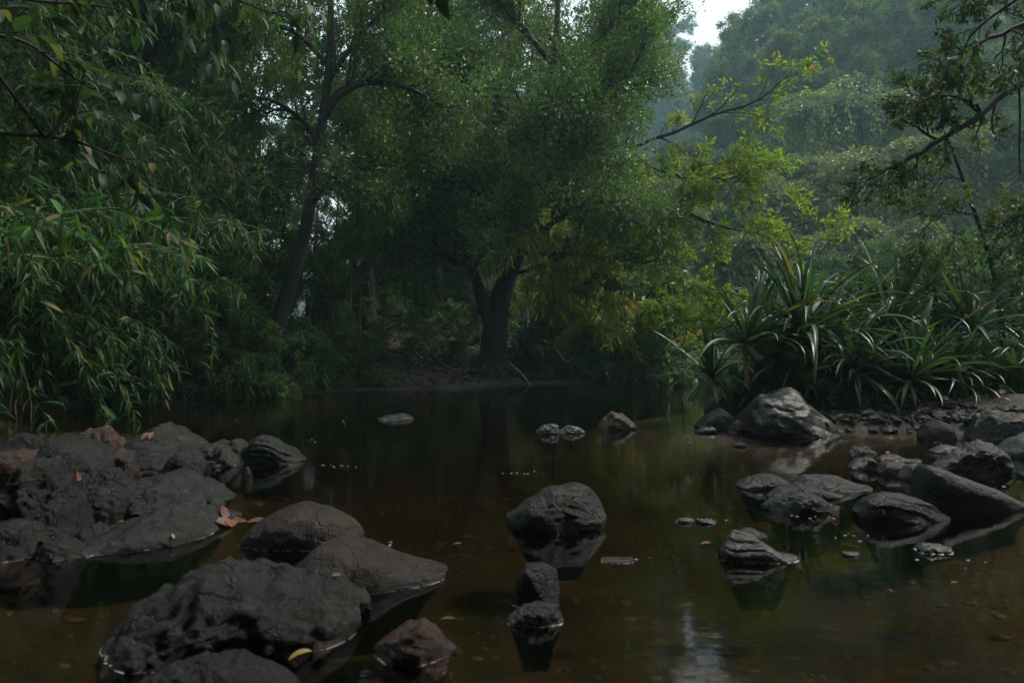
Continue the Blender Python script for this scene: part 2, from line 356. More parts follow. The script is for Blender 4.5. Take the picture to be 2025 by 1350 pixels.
# ------------------------------------------------------------------ water
def water_material():
    m, nt, nw = new_mat('water_dark'); L = nt.links.new
    geo = nw('ShaderNodeNewGeometry'); mp = nw('ShaderNodeMapping'); mp.inputs['Scale'].default_value = (1.0, 2.4, 1.0); mp.inputs['Rotation'].default_value = (0, 0, .25)
    L(geo.outputs['Position'], mp.inputs[0])
    a = noise_tex(nt, 1.3, 3, .5, mp.outputs[0], .3); c = noise_tex(nt, 7.0, 3, .55, mp.outputs[0], .5)
    b1 = nw('ShaderNodeBump'); b1.inputs['Strength'].default_value = .3; b1.inputs['Distance'].default_value = .007; L(a.outputs[0], b1.inputs['Height'])
    b2 = nw('ShaderNodeBump'); b2.inputs['Strength'].default_value = .3; b2.inputs['Distance'].default_value = .0022; L(c.outputs[0], b2.inputs['Height']); L(b1.outputs[0], b2.inputs['Normal'])
    fr = nw('ShaderNodeFresnel'); fr.inputs[0].default_value = 1.333; L(b2.outputs[0], fr.inputs[1])
    tr = nw('ShaderNodeBsdfTransparent'); gl = nw('ShaderNodeBsdfGlossy'); gl.inputs['Roughness'].default_value = .035
    L(b2.outputs[0], gl.inputs['Normal'])
    mx = nw('ShaderNodeMixShader'); L(fr.outputs[0], mx.inputs[0]); L(tr.outputs[0], mx.inputs[1]); L(gl.outputs[0], mx.inputs[2])
    va = nw('ShaderNodeVolumeAbsorption'); va.inputs['Color'].default_value = (.60, .52, .28, 1); va.inputs['Density'].default_value = 2.5
    o = nw('ShaderNodeOutputMaterial'); L(mx.outputs[0], o.inputs[0]); L(va.outputs[0], o.inputs[1])
    return m
x0, x1, y0, y1, zb = -70, 70, -40, 90, -2.2
wv = [(x0, y0, zb), (x1, y0, zb), (x1, y1, zb), (x0, y1, zb), (x0, y0, 0), (x1, y0, 0), (x1, y1, 0), (x0, y1, 0)]
wf = [(0, 3, 2, 1), (4, 5, 6, 7), (0, 1, 5, 4), (1, 2, 6, 5), (2, 3, 7, 6), (3, 0, 4, 7)]
water = obj('water', raw_mesh('water', wv, wf), water_material()); water['kind'] = 'structure'; water['label'] = 'still dark brown river water mirroring the trees'

# ------------------------------------------------------------------ rocks
_ico = {}
def ico(level):
    if level in _ico: return _ico[level]
    t = (1 + 5 ** .5) / 2
    V = [(-1, t, 0), (1, t, 0), (-1, -t, 0), (1, -t, 0), (0, -1, t), (0, 1, t), (0, -1, -t), (0, 1, -t), (t, 0, -1), (t, 0, 1), (-t, 0, -1), (-t, 0, 1)]
    Fc = [(0, 11, 5), (0, 5, 1), (0, 1, 7), (0, 7, 10), (0, 10, 11), (1, 5, 9), (5, 11, 4), (11, 10, 2), (10, 7, 6), (7, 1, 8), (3, 9, 4), (3, 4, 2), (3, 2, 6), (3, 6, 8), (3, 8, 9), (4, 9, 5), (2, 4, 11), (6, 2, 10), (8, 6, 7), (9, 8, 1)]
    V = [tuple(nrm(np.array(v, float))) for v in V]
    for _ in range(level):
        cache = {}; nf = []
        def mid(a, b):
            k = (min(a, b), max(a, b))
            if k not in cache:
                mv = [(V[a][i] + V[b][i]) * .5 for i in range(3)]; l = math.sqrt(sum(c * c for c in mv))
                V.append(tuple(c / l for c in mv)); cache[k] = len(V) - 1
            return cache[k]
        for a, b, c in Fc:
            ab, bc, ca = mid(a, b), mid(b, c), mid(c, a); nf += [(a, ab, ca), (b, bc, ab), (c, ca, bc), (ab, bc, ca)]
        Fc = nf
    # turn so that no pole vertex sits on an axis
    R = np.array(Matrix.Rotation(.37, 3, 'X') @ Matrix.Rotation(.53, 3, 'Z'))
    _ico[level] = (np.array(V) @ R.T, np.array(Fc)); return _ico[level]

ROCKS = {}
def rock(label, base, top, depth=.75, mat=None, style='lump', dist=None, amp=1.0, box=.8, name='boulder', skew=0.0, group=None, under=None, zexp=None):
    """top: silhouette [(px,py)...] left to right incl. both ends; base: photo row of the front water line"""
    seed = len(ROCKS) * 7.31 + 3
    if dist and dist < 6 and top[0][0] < 900: box = min(box, .7); zexp = .8; depth = max(depth, 1.15); top = [((q[0] - (top[0][0] + top[-1][0]) / 2) * 1.08 + (top[0][0] + top[-1][0]) / 2, q[1]) for q in top]
    Yf = dist if dist else wy(base)
    x0, x1 = top[0][0], top[-1][0]
    W = (x1 - x0) / F * Yf; D = W * depth; Yc = Yf + D * .42
    W = (x1 - x0) / F * Yc
    xc = ((x0 + x1) / 2 - CX) / F * Yc
    U = [((q[0] - CX) / F * Yc - xc) / (W / 2) for q in top]; Z = [max(H - (q[1] - CY) / F * Yc, .012) for q in top]
    wpx = x1 - x0
    V, T = ico(5 if wpx > 105 else 4 if wpx > 38 else 3)
    r = np.sqrt(np.maximum(1 - V[:, 0] ** 2, 1e-6)); c = V[:, 1] / r; s = V[:, 2] / r
    h = np.interp(V[:, 0], U, Z)
    k = np.hanning(7); 
    uu = np.linspace(-1, 1, 81); hh = np.convolve(np.pad(np.interp(uu, U, Z), 3, mode='edge'), k / k.sum(), 'valid'); h = np.interp(V[:, 0], uu, hh)
    bot = (min(.16, W * .35) + .10) if under is None else under
    X = V[:, 0] * W / 2
    Y = np.sign(c) * np.abs(c) ** box * D / 2 * r ** .55 + skew * V[:, 0] * W
    Zv = np.where(s > 0, h * np.abs(s) ** (zexp or box * .85), -bot * np.abs(s) ** .8 * np.minimum(1, r * 1.6))
    tuck = np.where(s < 0, 1 - .45 * np.abs(s), 1.0); X = X * tuck; Y = Y * tuck
    P = np.stack([X, Y, Zv], 1)
    rr_ = np.random.default_rng(int(seed * 100)); hmx = max(Z); sc3 = np.array([W / 2, D / 2, hmx])
    if style != 'smooth':
        Q = P / sc3
        for _c in range({'lump': 7, 'rough': 10, 'stri': 7, 'block': 5, 'fold': 6}[style]):
            az_ = rr_.uniform(0, 6.28); up_ = rr_.uniform(.1, 1.1); nn_ = np.array([math.cos(az_), math.sin(az_) , up_]); nn_ /= np.linalg.norm(nn_)
            dd_ = Q @ nn_ - rr_.uniform(.74, .95) * (1 + .12 * up_); Q = Q - nn_ * (np.maximum(dd_, 0) * np.where(s > -.2, .8, 0))[:, None]
        P = Q * sc3
    size = min(W, max(D, .05), .9); hm = max(Z)
    nd = nrm(np.stack([X * .35 / max(W, .01), c / max(D, .02), np.where(s > 0, s / max(h.max(), .02), s / bot)], 1) * size)
    fr = 2.2 / max(W, .08)
    disp = np.zeros(len(P))
    st = {'lump': (.075, .03, 0, 0), 'rough': (.06, .055, .012, .012), 'smooth': (.05, .008, 0, 0), 'stri': (.045, .02, .05, .0), 'block': (.02, .012, 0, 0), 'fold': (.11, .02, .022, .0)}[style]
    O = Vector((seed, seed * .7, seed * 1.3))
    a_dir = Vector((.25, .35, 1)).normalized()
    for i, q in enumerate(P):
        v = Vector(q)
        n1 = noise.fractal(v * fr * 1.2 + O, 1.0, 2.0, 3)
        d = st[0] * n1
        w_ = v + noise.noise_vector(v * fr * 2.0 + O) * (.12 / fr)
        d += st[1] * .95 * noise.fractal(w_ * fr * 3.4 + O, .85, 2.1, 6)
        d -= st[1] * .55 * max(0.0, .22 - abs(noise.noise(w_ * fr * 2.3 + O * 1.7))) * 3.0
        if st[2]:
            l = v.dot(a_dir) * fr * 4.2 + 1.1 * noise.noise(v * fr * 1.1 + O)
            f = l - math.floor(l); d += st[2] * (min(f * 3.2, 1.0) * (1 - f * .4) - .45)
        if st[3]:
            vd = noise.voronoi(v * fr * 1.7 + O)[0]; e = vd[1] - vd[0]; d -= st[3] * max(0, 1 - e * 5) * 1.6
        disp[i] = d
    sc = min(size, max(hm * 2.6, .06)) * amp
    fade = np.where(s > 0, np.clip(.25 + h / max(hm, .01), .25, 1), .8)
    P = P + nd * (disp * sc * fade)[:, None]
    me = raw_mesh(name, P, T, smooth=True)
    o = obj(name, me, mat or R_DARK); o.location = (xc, Yc, 0)
    tag(o, label, 'rock' if name != 'stone' else 'stone', group)
    ROCKS[label] = o
    if wpx > 40 and Yf < 3.2: film(o, P, T, .0022 + .0004 * Yf)
    return o

def film_material():
    m, nt, nw = new_mat('water_film'); L = nt.links.new
    fr = nw('ShaderNodeFresnel'); fr.inputs[0].default_value = 1.333; tr = nw('ShaderNodeBsdfTransparent'); gl = nw('ShaderNodeBsdfGlossy'); gl.inputs['Roughness'].default_value = .35
    mx = nw('ShaderNodeMixShader'); L(fr.outputs[0], mx.inputs[0]); L(tr.outputs[0], mx.inputs[1]); L(gl.outputs[0], mx.inputs[2]); o = nw('ShaderNodeOutputMaterial'); L(mx.outputs[0], o.inputs[0]); return m
M_FILM = film_material()
def film(o, P, T, w):
    """curved water edge climbing the stone where it meets the surface"""
    e1 = P[T[:, 1]] - P[T[:, 0]]; e2 = P[T[:, 2]] - P[T[:, 0]]; fn = np.cross(e1, e2); vn = np.zeros_like(P)
    for k in range(3): np.add.at(vn, T[:, k], fn)
    vn = vn - np.outer(vn[:, 2], [0, 0, 1.]); vn = nrm(vn)
    z = P[:, 2]; cr = T[((z[T] > 0).sum(1) % 3) != 0]; V = []; Q = []
    for t in cr:
        pts = []
        for a, b in ((t[0], t[1]), (t[1], t[2]), (t[2], t[0])):
            if (z[a] > 0) != (z[b] > 0):
                f = z[a] / (z[a] - z[b]); p = P[a] + f * (P[b] - P[a]); n_ = vn[a] + f * (vn[b] - vn[a]); n_ = n_ / max(np.linalg.norm(n_), 1e-6); pts.append((p, n_))
        if len(pts) != 2: continue
        b0 = len(V)
        for p, n_ in pts: V += [p - n_ * .004 + np.array([0, 0, w * .75]), p + n_ * w * .35 + np.array([0, 0, w * .22]), p + n_ * w * 1.1 + np.array([0, 0, .0006])]
        Q += [(b0, b0 + 1, b0 + 4, b0 + 3), (b0 + 1, b0 + 2, b0 + 5, b0 + 4)]
    if Q: obj('water_film', raw_mesh('water_film', V, Q), M_FILM, o, 'stuff')

# foreground
rock('large rough grey boulder in the foreground water, bottom left', 1312, [(222, 1236), (245, 1195), (285, 1150), (345, 1119), (385, 1126), (430, 1119), (475, 1136), (530, 1127), (590, 1139), (650, 1150), (690, 1175), (714, 1208)], .85, R_GREY, 'rough', skew=.10, amp=1.25, zexp=.75)
rock('low rough rock cut by the bottom edge, in front of the large grey boulder', 1405, [(270, 1352), (330, 1316), (400, 1303), (470, 1302), (530, 1325), (585, 1356)], .6, R_GREY, 'rough')
rock('rounded brown boulder beside the heap of wet red-brown leaves', 1086, [(482, 1068), (510, 1030), (550, 1006), (600, 995), (650, 1006), (690, 1022), (710, 1044), (717, 1062)], .7, R_BROWN, 'smooth')
rock('dark wedge-shaped rock tapering to a point, behind the large grey boulder', 1172, [(578, 1145), (600, 1100), (640, 1068), (680, 1061), (730, 1075), (775, 1098), (820, 1120), (880, 1137)], .55, R_BROWN, 'smooth', skew=.16)
rock('small reddish rounded rock alone near the bottom edge', 1312, [(738, 1292), (765, 1262), (800, 1240), (836, 1226), (858, 1240), (880, 1272), (900, 1298)], .8, R_RED, 'fold', amp=.8)
rock('flat-topped angular dark stone near the bottom centre', 1200, [(1010, 1190), (1022, 1140), (1040, 1117), (1075, 1116), (1104, 1128), (1107, 1180)], .75, R_DARK, 'block', box=.45, name='stone')
rock('low pale wedge of stone just in front of the flat-topped angular stone', 1238, [(1004, 1226), (1035, 1200), (1070, 1190), (1098, 1198), (1114, 1230)], .6, R_GREY, 'rough', box=.6, name='stone')
rock('humped grey rock standing alone in mid stream', 1050, [(1002, 1016), (1020, 1008), (1050, 985), (1090, 968), (1140, 962), (1175, 972), (1192, 990), (1198, 1018)], .62, R_GREY, 'fold', amp=.8)
rock('thin flat stone barely above the water below the leaning trunk', 831, [(746, 828), (765, 820), (790, 817), (812, 821), (820, 828)], .8, R_GREY, 'rough', name='stone')
rock('pale crinkled stone, left of the pair in the middle of the river', 858, [(1058, 852), (1072, 841), (1090, 837), (1104, 842), (1112, 854)], .7, R_PALE, 'rough', name='stone')
rock('pale crinkled stone, lower right one of the pair in the middle of the river', 857, [(1104, 852), (1120, 842), (1130, 841), (1148, 846), (1157, 854)], .6, R_PALE, 'rough', name='stone')
rock('pointed brown stone in front of the yellow-green bamboo reflection', 849, [(1178, 845), (1195, 826), (1210, 814), (1232, 819), (1250, 834), (1260, 846)], .75, R_RED, 'rough', amp=.7, name='stone')
# left outcrop
rock('broad mossy boulder at the left end of the rock outcrop', 1086, [(4, 1062), (14, 985), (38, 930), (62, 910), (120, 906), (140, 945), (160, 985), (168, 1070)], .85, R_DARK, 'rough', dist=3.2, box=.65)
rock('dark slab in the lower left corner of the outcrop', 1096, [(-60, 1060), (-20, 1032), (30, 1027), (60, 1040), (76, 1072)], .6, R_DARK, 'lump', dist=2.98)
rock('low sloping slab at the front of the left outcrop, dipping into the water', 1088, [(184, 1082), (215, 1052), (270, 1022), (330, 1000), (380, 1000), (414, 1030), (432, 1040)], 1.4, R_GREY, 'rough', skew=.22, amp=.8, zexp=.9)
rock('small rounded stone wedged between the mossy boulder and the sloping slab', 1080, [(160, 1075), (168, 1040), (188, 1033), (208, 1045), (216, 1075)], .8, R_DARK, 'lump', dist=3.3, name='stone')
rock('rough rock shoulder above the sloping slab of the left outcrop', 1030, [(240, 1005), (258, 962), (290, 938), (345, 937), (385, 955), (415, 985), (436, 1016)], 1.4, R_GREY, 'rough', dist=3.75)
rock('layered block between the mossy boulder and the rough rock shoulder', 1040, [(160, 1030), (172, 985), (200, 960), (235, 958), (250, 975), (256, 1025)], .8, R_DARK, 'stri', dist=3.62, box=.6)
rock('small smooth egg-shaped stone at the right side of the left outcrop', 980, [(389, 962), (400, 945), (412, 942), (428, 955), (437, 970)], .7, R_DARK, 'smooth', name='stone')
rock('lumpy rock behind the layered block of the left outcrop', 966, [(160, 960), (180, 935), (215, 927), (248, 930), (268, 952)], .8, R_DARK, 'rough', dist=4.2)
rock('small grey cobble below the dark slanting slab on the left outcrop', 932, [(160, 928), (172, 916), (190, 911), (205, 922), (210, 930)], .9, R_GREY, 'smooth', dist=4.3, name='stone')
rock('big dark slab slanting down to the right on the left outcrop', 930, [(94, 925), (100, 875), (118, 861), (160, 868), (195, 885), (215, 905), (224, 928)], .7, R_DARK, 'smooth', dist=4.5, box=.6)
rock('brownish wedge of stone between the two long dark slabs', 928, [(214, 922), (224, 892), (240, 888), (262, 902), (274, 926)], .9, R_BROWN, 'lump', dist=4.72, name='stone')
rock('long dark lower slab with a straight top edge on the left outcrop', 938, [(266, 930), (278, 894), (300, 889), (345, 900), (385, 915), (402, 935)], .5, R_DARK, 'stri', dist=4.95, box=.6)
rock('long ribbed slab running down to the water on the left outcrop', 936, [(230, 925), (262, 872), (300, 858), (345, 866), (385, 888), (415, 908), (442, 930)], .6, R_GREY, 'stri', dist=5.15, amp=1.2)
rock('ridged rock forming the highest crest of the left outcrop', 925, [(290, 915), (305, 850), (328, 839), (350, 845), (375, 866), (395, 885), (410, 915)], .5, R_GREY, 'stri', dist=5.55, amp=1.2)
rock('warm brown boulder behind the dark slab on the left outcrop', 900, [(150, 890), (165, 858), (185, 846), (215, 843), (232, 852), (240, 880)], .7, R_RED, 'rough', dist=5.5)
rock('dark flat rock at the back left of the outcrop', 900, [(2, 895), (15, 870), (40, 860), (75, 861), (98, 872), (106, 895)], .7, R_DARK, 'lump', dist=5.3)
rock('pinkish brown stone at the left edge of the outcrop', 920, [(-14, 910), (5, 895), (35, 890), (58, 888), (70, 910)], .7, R_RED, 'smooth', dist=4.85, name='stone')
rock('lumpy grey rock in the middle of the outcrop spit', 924, [(384, 915), (398, 882), (425, 874), (455, 880), (474, 900), (488, 922)], .7, R_GREY, 'rough', dist=5.25)
rock('knobbly dark rock before the tip of the outcrop spit', 919, [(446, 910), (455, 873), (470, 867), (488, 880), (503, 916)], .8, R_DARK, 'fold', dist=5.4)
rock('ribbed dark rock at the very tip of the outcrop spit', 917, [(482, 910), (495, 872), (515, 862), (540, 866), (560, 880), (582, 888), (602, 908)], .65, R_DARK, 'stri', amp=1.2)
rock('little upright stone in the water below the outcrop spit', 950, [(476, 945), (480, 928), (489, 921), (497, 930), (500, 946)], .8, R_DARK, 'lump', name='stone')
rock('small angular block on top of the rough rock shoulder', 990, [(262, 975), (272, 955), (292, 950), (308, 962), (314, 978)], .9, R_DARK, 'block', dist=3.95, name='stone', box=.5)
rock('thin tilted slab lying across the long ribbed slab', 915, [(330, 905), (345, 884), (372, 886), (398, 902), (408, 914)], .6, R_DARK, 'stri', dist=4.85, name='stone')
rock('small broken block between the mossy boulder and the lumpy rock', 965, [(132, 960), (140, 938), (156, 934), (170, 944), (176, 962)], .9, R_GREY, 'block', dist=3.95, name='stone', box=.5)
rock('flat chip of stone at the front of the mossy boulder', 1096, [(84, 1090), (100, 1068), (128, 1064), (150, 1076), (160, 1092)], .8, R_DARK, 'stri', dist=3.02, name='stone')
rock('rounded cobble at the water edge below the egg-shaped stone', 1004, [(398, 998), (408, 982), (424, 980), (440, 992), (446, 1002)], .8, R_GREY, 'lump', name='stone')
# right shore
rock('big smooth sculpted boulder below the strap-leaved plants', 864, [(1462, 850), (1470, 812), (1492, 785), (1530, 775), (1575, 781), (1605, 808), (1655, 858)], .95, R_SMOOTH, 'fold', amp=.75, zexp=.9)
rock('dark rock behind the left end of the sculpted boulder', 820, [(1412, 812), (1425, 790), (1445, 777), (1465, 785), (1484, 808)], .8, R_DARK, 'lump', dist=8.2)
rock('dark angular rock at the left tip of the plant islet', 848, [(1374, 842), (1395, 822), (1422, 806), (1445, 818), (1466, 840)], .7, R_GREY, 'block', box=.6)
rock('pale wet rock at the water edge left of the islet', 806, [(1394, 804), (1405, 788), (1420, 783), (1434, 800)], .9, R_PALE, 'smooth', dist=8.75, name='stone')
rock('small dark stone with a red leaf beside the sculpted boulder', 857, [(1438, 852), (1450, 836), (1465, 835), (1484, 850)], .8, R_DARK, 'lump', name='stone')
rock('little flat wet stone at the left foot of the islet', 856, [(1374, 852), (1390, 843), (1408, 843), (1418, 851)], .8, R_SMOOTH, 'smooth', name='stone')
rock('shaded grey rock tucked under the strap-leaved plants', 818, [(1622, 810), (1640, 778), (1680, 765), (1715, 775), (1736, 808)], .7, R_DARK, 'rough', dist=8.55)
rock('low bluish grey rock at the muddy edge under the plants', 845, [(1694, 838), (1710, 819), (1735, 813), (1760, 825), (1772, 840)], .7, R_GREY, 'lump', dist=7.95)
rock('round olive brown boulder at the water edge of the right shore', 871, [(1818, 860), (1828, 838), (1850, 829), (1872, 837), (1886, 862)], .85, R_BROWN, 'smooth', name='boulder', amp=.6)
rock('broad grey boulder carrying red leaves at the right edge', 874, [(1902, 862), (1925, 832), (1960, 814), (2010, 816), (2050, 830), (2075, 862)], .7, R_GREY, 'rough', amp=.7)
rock('flat grey rock lying behind the boulder with red leaves', 828, [(1876, 822), (1910, 799), (1950, 795), (1990, 806), (2000, 825)], .6, R_GREY, 'lump', dist=9.0)
rock('small flat stone farthest back on the right shore', 798, [(1960, 795), (1975, 786), (1988, 787), (1998, 796)], .9, R_GREY, 'smooth', dist=9.7, name='stone')
rock('rough grey rock in the water below the boulder with red leaves', 936, [(1852, 922), (1885, 897), (1925, 877), (1955, 876), (1985, 900), (2004, 928)], .7, R_GREY, 'rough')
rock('smooth pale rock cut by the right edge', 906, [(1982, 892), (2005, 868), (2040, 852), (2080, 860), (2110, 895)], .8, R_PALE, 'smooth', amp=.8)
rock('pale rounded stone half hidden behind the rough grey rock', 897, [(1842, 894), (1860, 882), (1880, 880), (1900, 890)], .9, R_PALE, 'smooth', name='stone')
rock('small low dark stone farthest out of the right-hand stones', 899, [(1678, 894), (1690, 883), (1706, 881), (1722, 889), (1733, 896)], .7, R_DARK, 'lump', name='stone')
rock('dark stone with a shining wet left tip', 930, [(1678, 926), (1690, 910), (1712, 903), (1735, 908), (1742, 925)], .7, R_DARK, 'lump', name='stone')
rock('narrow stone with a red leaf on its crest', 920, [(1730, 915), (1745, 899), (1770, 898), (1795, 908), (1818, 918)], .6, R_BROWN, 'rough', dist=5.45, name='stone')
rock('rounded dark stone against the long wedge rock', 940, [(1734, 932), (1748, 914), (1770, 911), (1790, 916), (1796, 936)], .7, R_DARK, 'smooth', name='stone')
rock('reddish-topped stone leaning on the long wedge rock', 954, [(1778, 945), (1795, 920), (1815, 915), (1830, 925), (1836, 950)], .8, R_RED, 'smooth', dist=4.75, name='stone')
rock('long dark wedge rock sloping down to the right edge', 1010, [(1808, 1000), (1812, 940), (1825, 917), (1860, 925), (1910, 947), (1960, 965), (2000, 985), (2030, 1003)], .5, R_DARK, 'smooth', box=.6, amp=.8)
rock('jagged black rock in front of the long wedge rock', 1034, [(1690, 1012), (1712, 982), (1735, 975), (1790, 979), (1830, 992), (1850, 1010), (1870, 1026)], .55, R_DARK, 'stri', box=.65)
rock('low dark mound at the left of the clustered mid-right stones', 969, [(1458, 964), (1480, 946), (1515, 937), (1548, 940), (1570, 958)], .7, R_DARK, 'lump')
rock('flattened rock pointing right in the mid-right cluster', 973, [(1560, 966), (1585, 938), (1620, 935), (1660, 944), (1695, 958), (1718, 967)], .6, R_GREY, 'lump')
rock('slender dark ridge in the middle of the mid-right cluster', 988, [(1516, 982), (1540, 962), (1580, 956), (1620, 965), (1660, 984)], .4, R_DARK, 'smooth', name='stone')
rock('humped dark rock at the front of the mid-right cluster', 1017, [(1510, 1004), (1535, 984), (1570, 970), (1605, 975), (1640, 995), (1664, 1010)], .6, R_GREY, 'rough')
rock('streaked shiny grey rock in the open water right of centre', 1112, [(1420, 1080), (1432, 1058), (1455, 1050), (1490, 1060), (1520, 1080), (1545, 1098), (1574, 1110)], .5, R_PALE, 'stri', amp=1.1)
rock('small dark stone peeping out behind the streaked shiny rock', 1066, [(1455, 1060), (1470, 1046), (1490, 1046), (1515, 1060)], .7, R_DARK, 'lump', name='stone')
rock('tiny bluish wet stone awash near the right edge', 1095, [(1812, 1090), (1830, 1074), (1855, 1075), (1886, 1090)], .7, R_PALE, 'rough', name='stone', under=.025)
rock('pale stone tip awash below the mid-right cluster', 1100, [(1666, 1097), (1676, 1091), (1688, 1092), (1698, 1098)], .8, R_PALE, 'smooth', name='stone', under=.025)  # pale colour stands for a glint over a barely submerged stone
rock('left of two stone tips awash, coloured pale for foam and reflections, right of the humped rock', 1034, [(1338, 1031), (1350, 1023), (1362, 1023), (1374, 1031)], .6, R_PALE, 'rough', name='stone', under=.025)  # foam and reflected light on the water, put into the pale stone colour
rock('right of two stone tips awash, coloured pale for foam and reflections, right of the humped rock', 1036, [(1377, 1033), (1390, 1026), (1405, 1026), (1417, 1033)], .6, R_PALE, 'rough', name='stone', under=.025)  # pale colour stands for foam and reflections here too
rock('faint pale stone tip ringed by a ripple below the humped rock', 1113, [(1190, 1111), (1210, 1103), (1235, 1103), (1252, 1110)], .6, R_BROWN, 'smooth', name='stone', under=.025)  # stone added for a pale ring of disturbed, reflecting water
rock('tiny stone coloured pale for a glint on the water, left of the sculpted boulder', 884, [(1450, 881), (1460, 874), (1470, 874), (1478, 881)], .7, R_PALE, 'smooth', name='stone', under=.025)  # bright reflection on the water, drawn as a pale stone

# ------------------------------------------------------------------ branching
def wander(start, d, length, n, wob, up, rg):
    P = [np.asarray(start, float)]; d = nrm(np.asarray(d, float))
    for i in range(n):
        d = nrm(d + rg.normal(0, wob, 3) + np.array([0, 0, up])); P.append(P[-1] + d * length / n)
    return np.array(P)
def perp_dir(t, ang, rg):
    a = nrm(np.cross(t, rg.normal(0, 1, 3))); return nrm(t * math.cos(ang) + a * math.sin(ang))
def along(P, t):
    k = t * (len(P) - 1); i = min(int(k), len(P) - 2); f = k - i
    return P[i] * (1 - f) + P[i + 1] * f, nrm(P[i + 1] - P[i])
def branchify(P, r0, r1, rg, spec, tubes, tips, start=.25, lvl=0):
    """spec: list of (count, length, angle, wobble, up) for each level"""
    cnt, ln, ang, wob, up = spec[lvl]
    for i in range(cnt):
        t = start + (1 - start) * (i + rg.random()) / cnt
        p, d = along(P, min(t, .999)); rr = r0 + (r1 - r0) * t
        l = ln * rg.uniform(.6, 1.25) * (1.15 - .45 * t)
        c = wander(p, perp_dir(d, ang * rg.uniform(.6, 1.3), rg), l, 5 if lvl == 0 else 4, wob, up, rg)
        r = max(min(rr * .6, .012 + l * .012), .004)
        tubes.add(c, np.linspace(r, r * .35, len(c)), 5 if lvl == 0 else 4)
        if lvl + 1 < len(spec): branchify(c, r, r * .35, rg, spec, tubes, tips, .2, lvl + 1)
        else:
            for q in (.45, .75, 1.0):
                pp, dd = along(c, min(q, .999)); tips.append((*pp, *dd))
def rosettes(tips, k, L, W, rg, spread=.9, jitter=.06):
    T = np.array(tips); n = len(T); P = np.repeat(T[:, :3], k, 0); D = np.repeat(T[:, 3:], k, 0)
    R = rg.normal(0, 1, D.shape); R = nrm(R - (R * D).sum(1, keepdims=True) * D)
    a = rg.uniform(.2, 1.15, (len(D), 1)) * spread * 1.25
    D2 = nrm(D * np.cos(a) + R * np.sin(a) + np.array([0, 0, .12]))
    P = P + rg.normal(0, jitter, P.shape); Nn = nrm(D * .6 + np.array([0, 0, .8]) + rg.normal(0, .35, D.shape))
    LL = L * rg.uniform(.65, 1.25, len(P)); WW = W * rg.uniform(.75, 1.2, len(P))
    tone = np.clip(np.repeat(rg.random(n), k) * .75 + rg.random(len(P)) * .3, 0, 1)
    tone = np.where(rg.random(len(P)) < .985, np.minimum(tone, .96), 1.0)
    return P, D2, Nn, LL, WW, tone

# --- reusable forest trees
def proto_tree(name, seed, Ht, R, tr, leafL, leafW, mat, k=15, spec_n=(9, 6), flat=.75, low=.35, limbs=9):
    rg = np.random.default_rng(seed)
    trunk = Tubes(); br = Tubes(); tips = []
    P = wander((0, 0, -.6), (rg.normal(0, .06), rg.normal(0, .06), 1), Ht * .92, 10, .05, .12, rg)
    trunk.add(P, np.concatenate([[tr * 1.5], np.linspace(tr, tr * .18, 10)]), 9)
    for i in range(limbs):
        t = low + (1 - low) * (i + .5 * rg.random()) / limbs
        p, d = along(P, min(t, .99)); az = i * 2.4 + rg.normal(0, .3)
        env = math.sin(math.pi * min(.98, .12 + .86 * (t - low) / (1 - low))) ** .6
        dirv = np.array([math.cos(az), math.sin(az), .25 + .9 * (t - low)])
        l = R * (.35 + .75 * env) * rg.uniform(.8, 1.15)
        c = wander(p, dirv, l, 7, .16, .03, rg); r = tr * .38 * (1.1 - .6 * t)
        br.add(c, np.linspace(r, r * .25, len(c)), 6)
        branchify(c, r, r * .25, rg, [(spec_n[0], R * .42, .8, .16, .03), (spec_n[1], R * .2, .8, .2, .02)], br, tips, .2)
    P_, D_, N_, L_, W_, t_ = rosettes(tips, k, leafL, leafW, rg, jitter=leafL * .55)
    return dict(name=name, trunk=trunk.mesh(name + '_trunk'), branches=br.mesh(name + '_branches'),
                crown=leaves_mesh(name + '_crown', P_, D_, N_, L_, W_, t_, leaf2), mat=mat)
def place_tree(pr, name, label, x, y, rz, s, group=None, z=None, cat='tree', bark=None):
    zz = gz(x, y) if z is None else z
    t = thing(name, label, cat, (x, y, zz), rz, group, s)
    obj('trunk', pr['trunk'], bark or M_BARK, t); obj('branches', pr['branches'], bark or M_BARK, t, 'stuff'); obj('crown', pr['crown'], pr['mat'], t)
    return t

PT = [proto_tree('forest_tree_a', 11, 11, 3.6, .2, .15, .055, M_BACK, 15),
      proto_tree('forest_tree_b', 12, 12, 3.2, .18, .13, .05, M_BACK, 15),
      proto_tree('forest_tree_c', 13, 9.5, 3.8, .2, .17, .06, M_BACK, 14)]
PH = [proto_tree('hill_tree_a', 21, 11, 4.0, .2, .34, .15, M_HILL, 13),
      proto_tree('hill_tree_b', 22, 13, 3.7, .22, .30, .13, M_HILL, 13, low=.45),
      proto_tree('hill_tree_c', 23, 9, 4.2, .2, .38, .16, M_HILL, 12, low=.3),
      proto_tree('hill_tree_d', 24, 15, 3.4, .2, .30, .14, M_HILL, 12, low=.55)]
PB = [proto_tree('bush_a', 31, 2.6, 1.7, .05, .13, .045, M_BACK, 14, (6, 5), low=.12, limbs=8),
      proto_tree('bush_b', 32, 2.2, 1.5, .05, .12, .05, M_TREE, 14, (6, 5), low=.10, limbs=8)]

rs = random.Random(4)
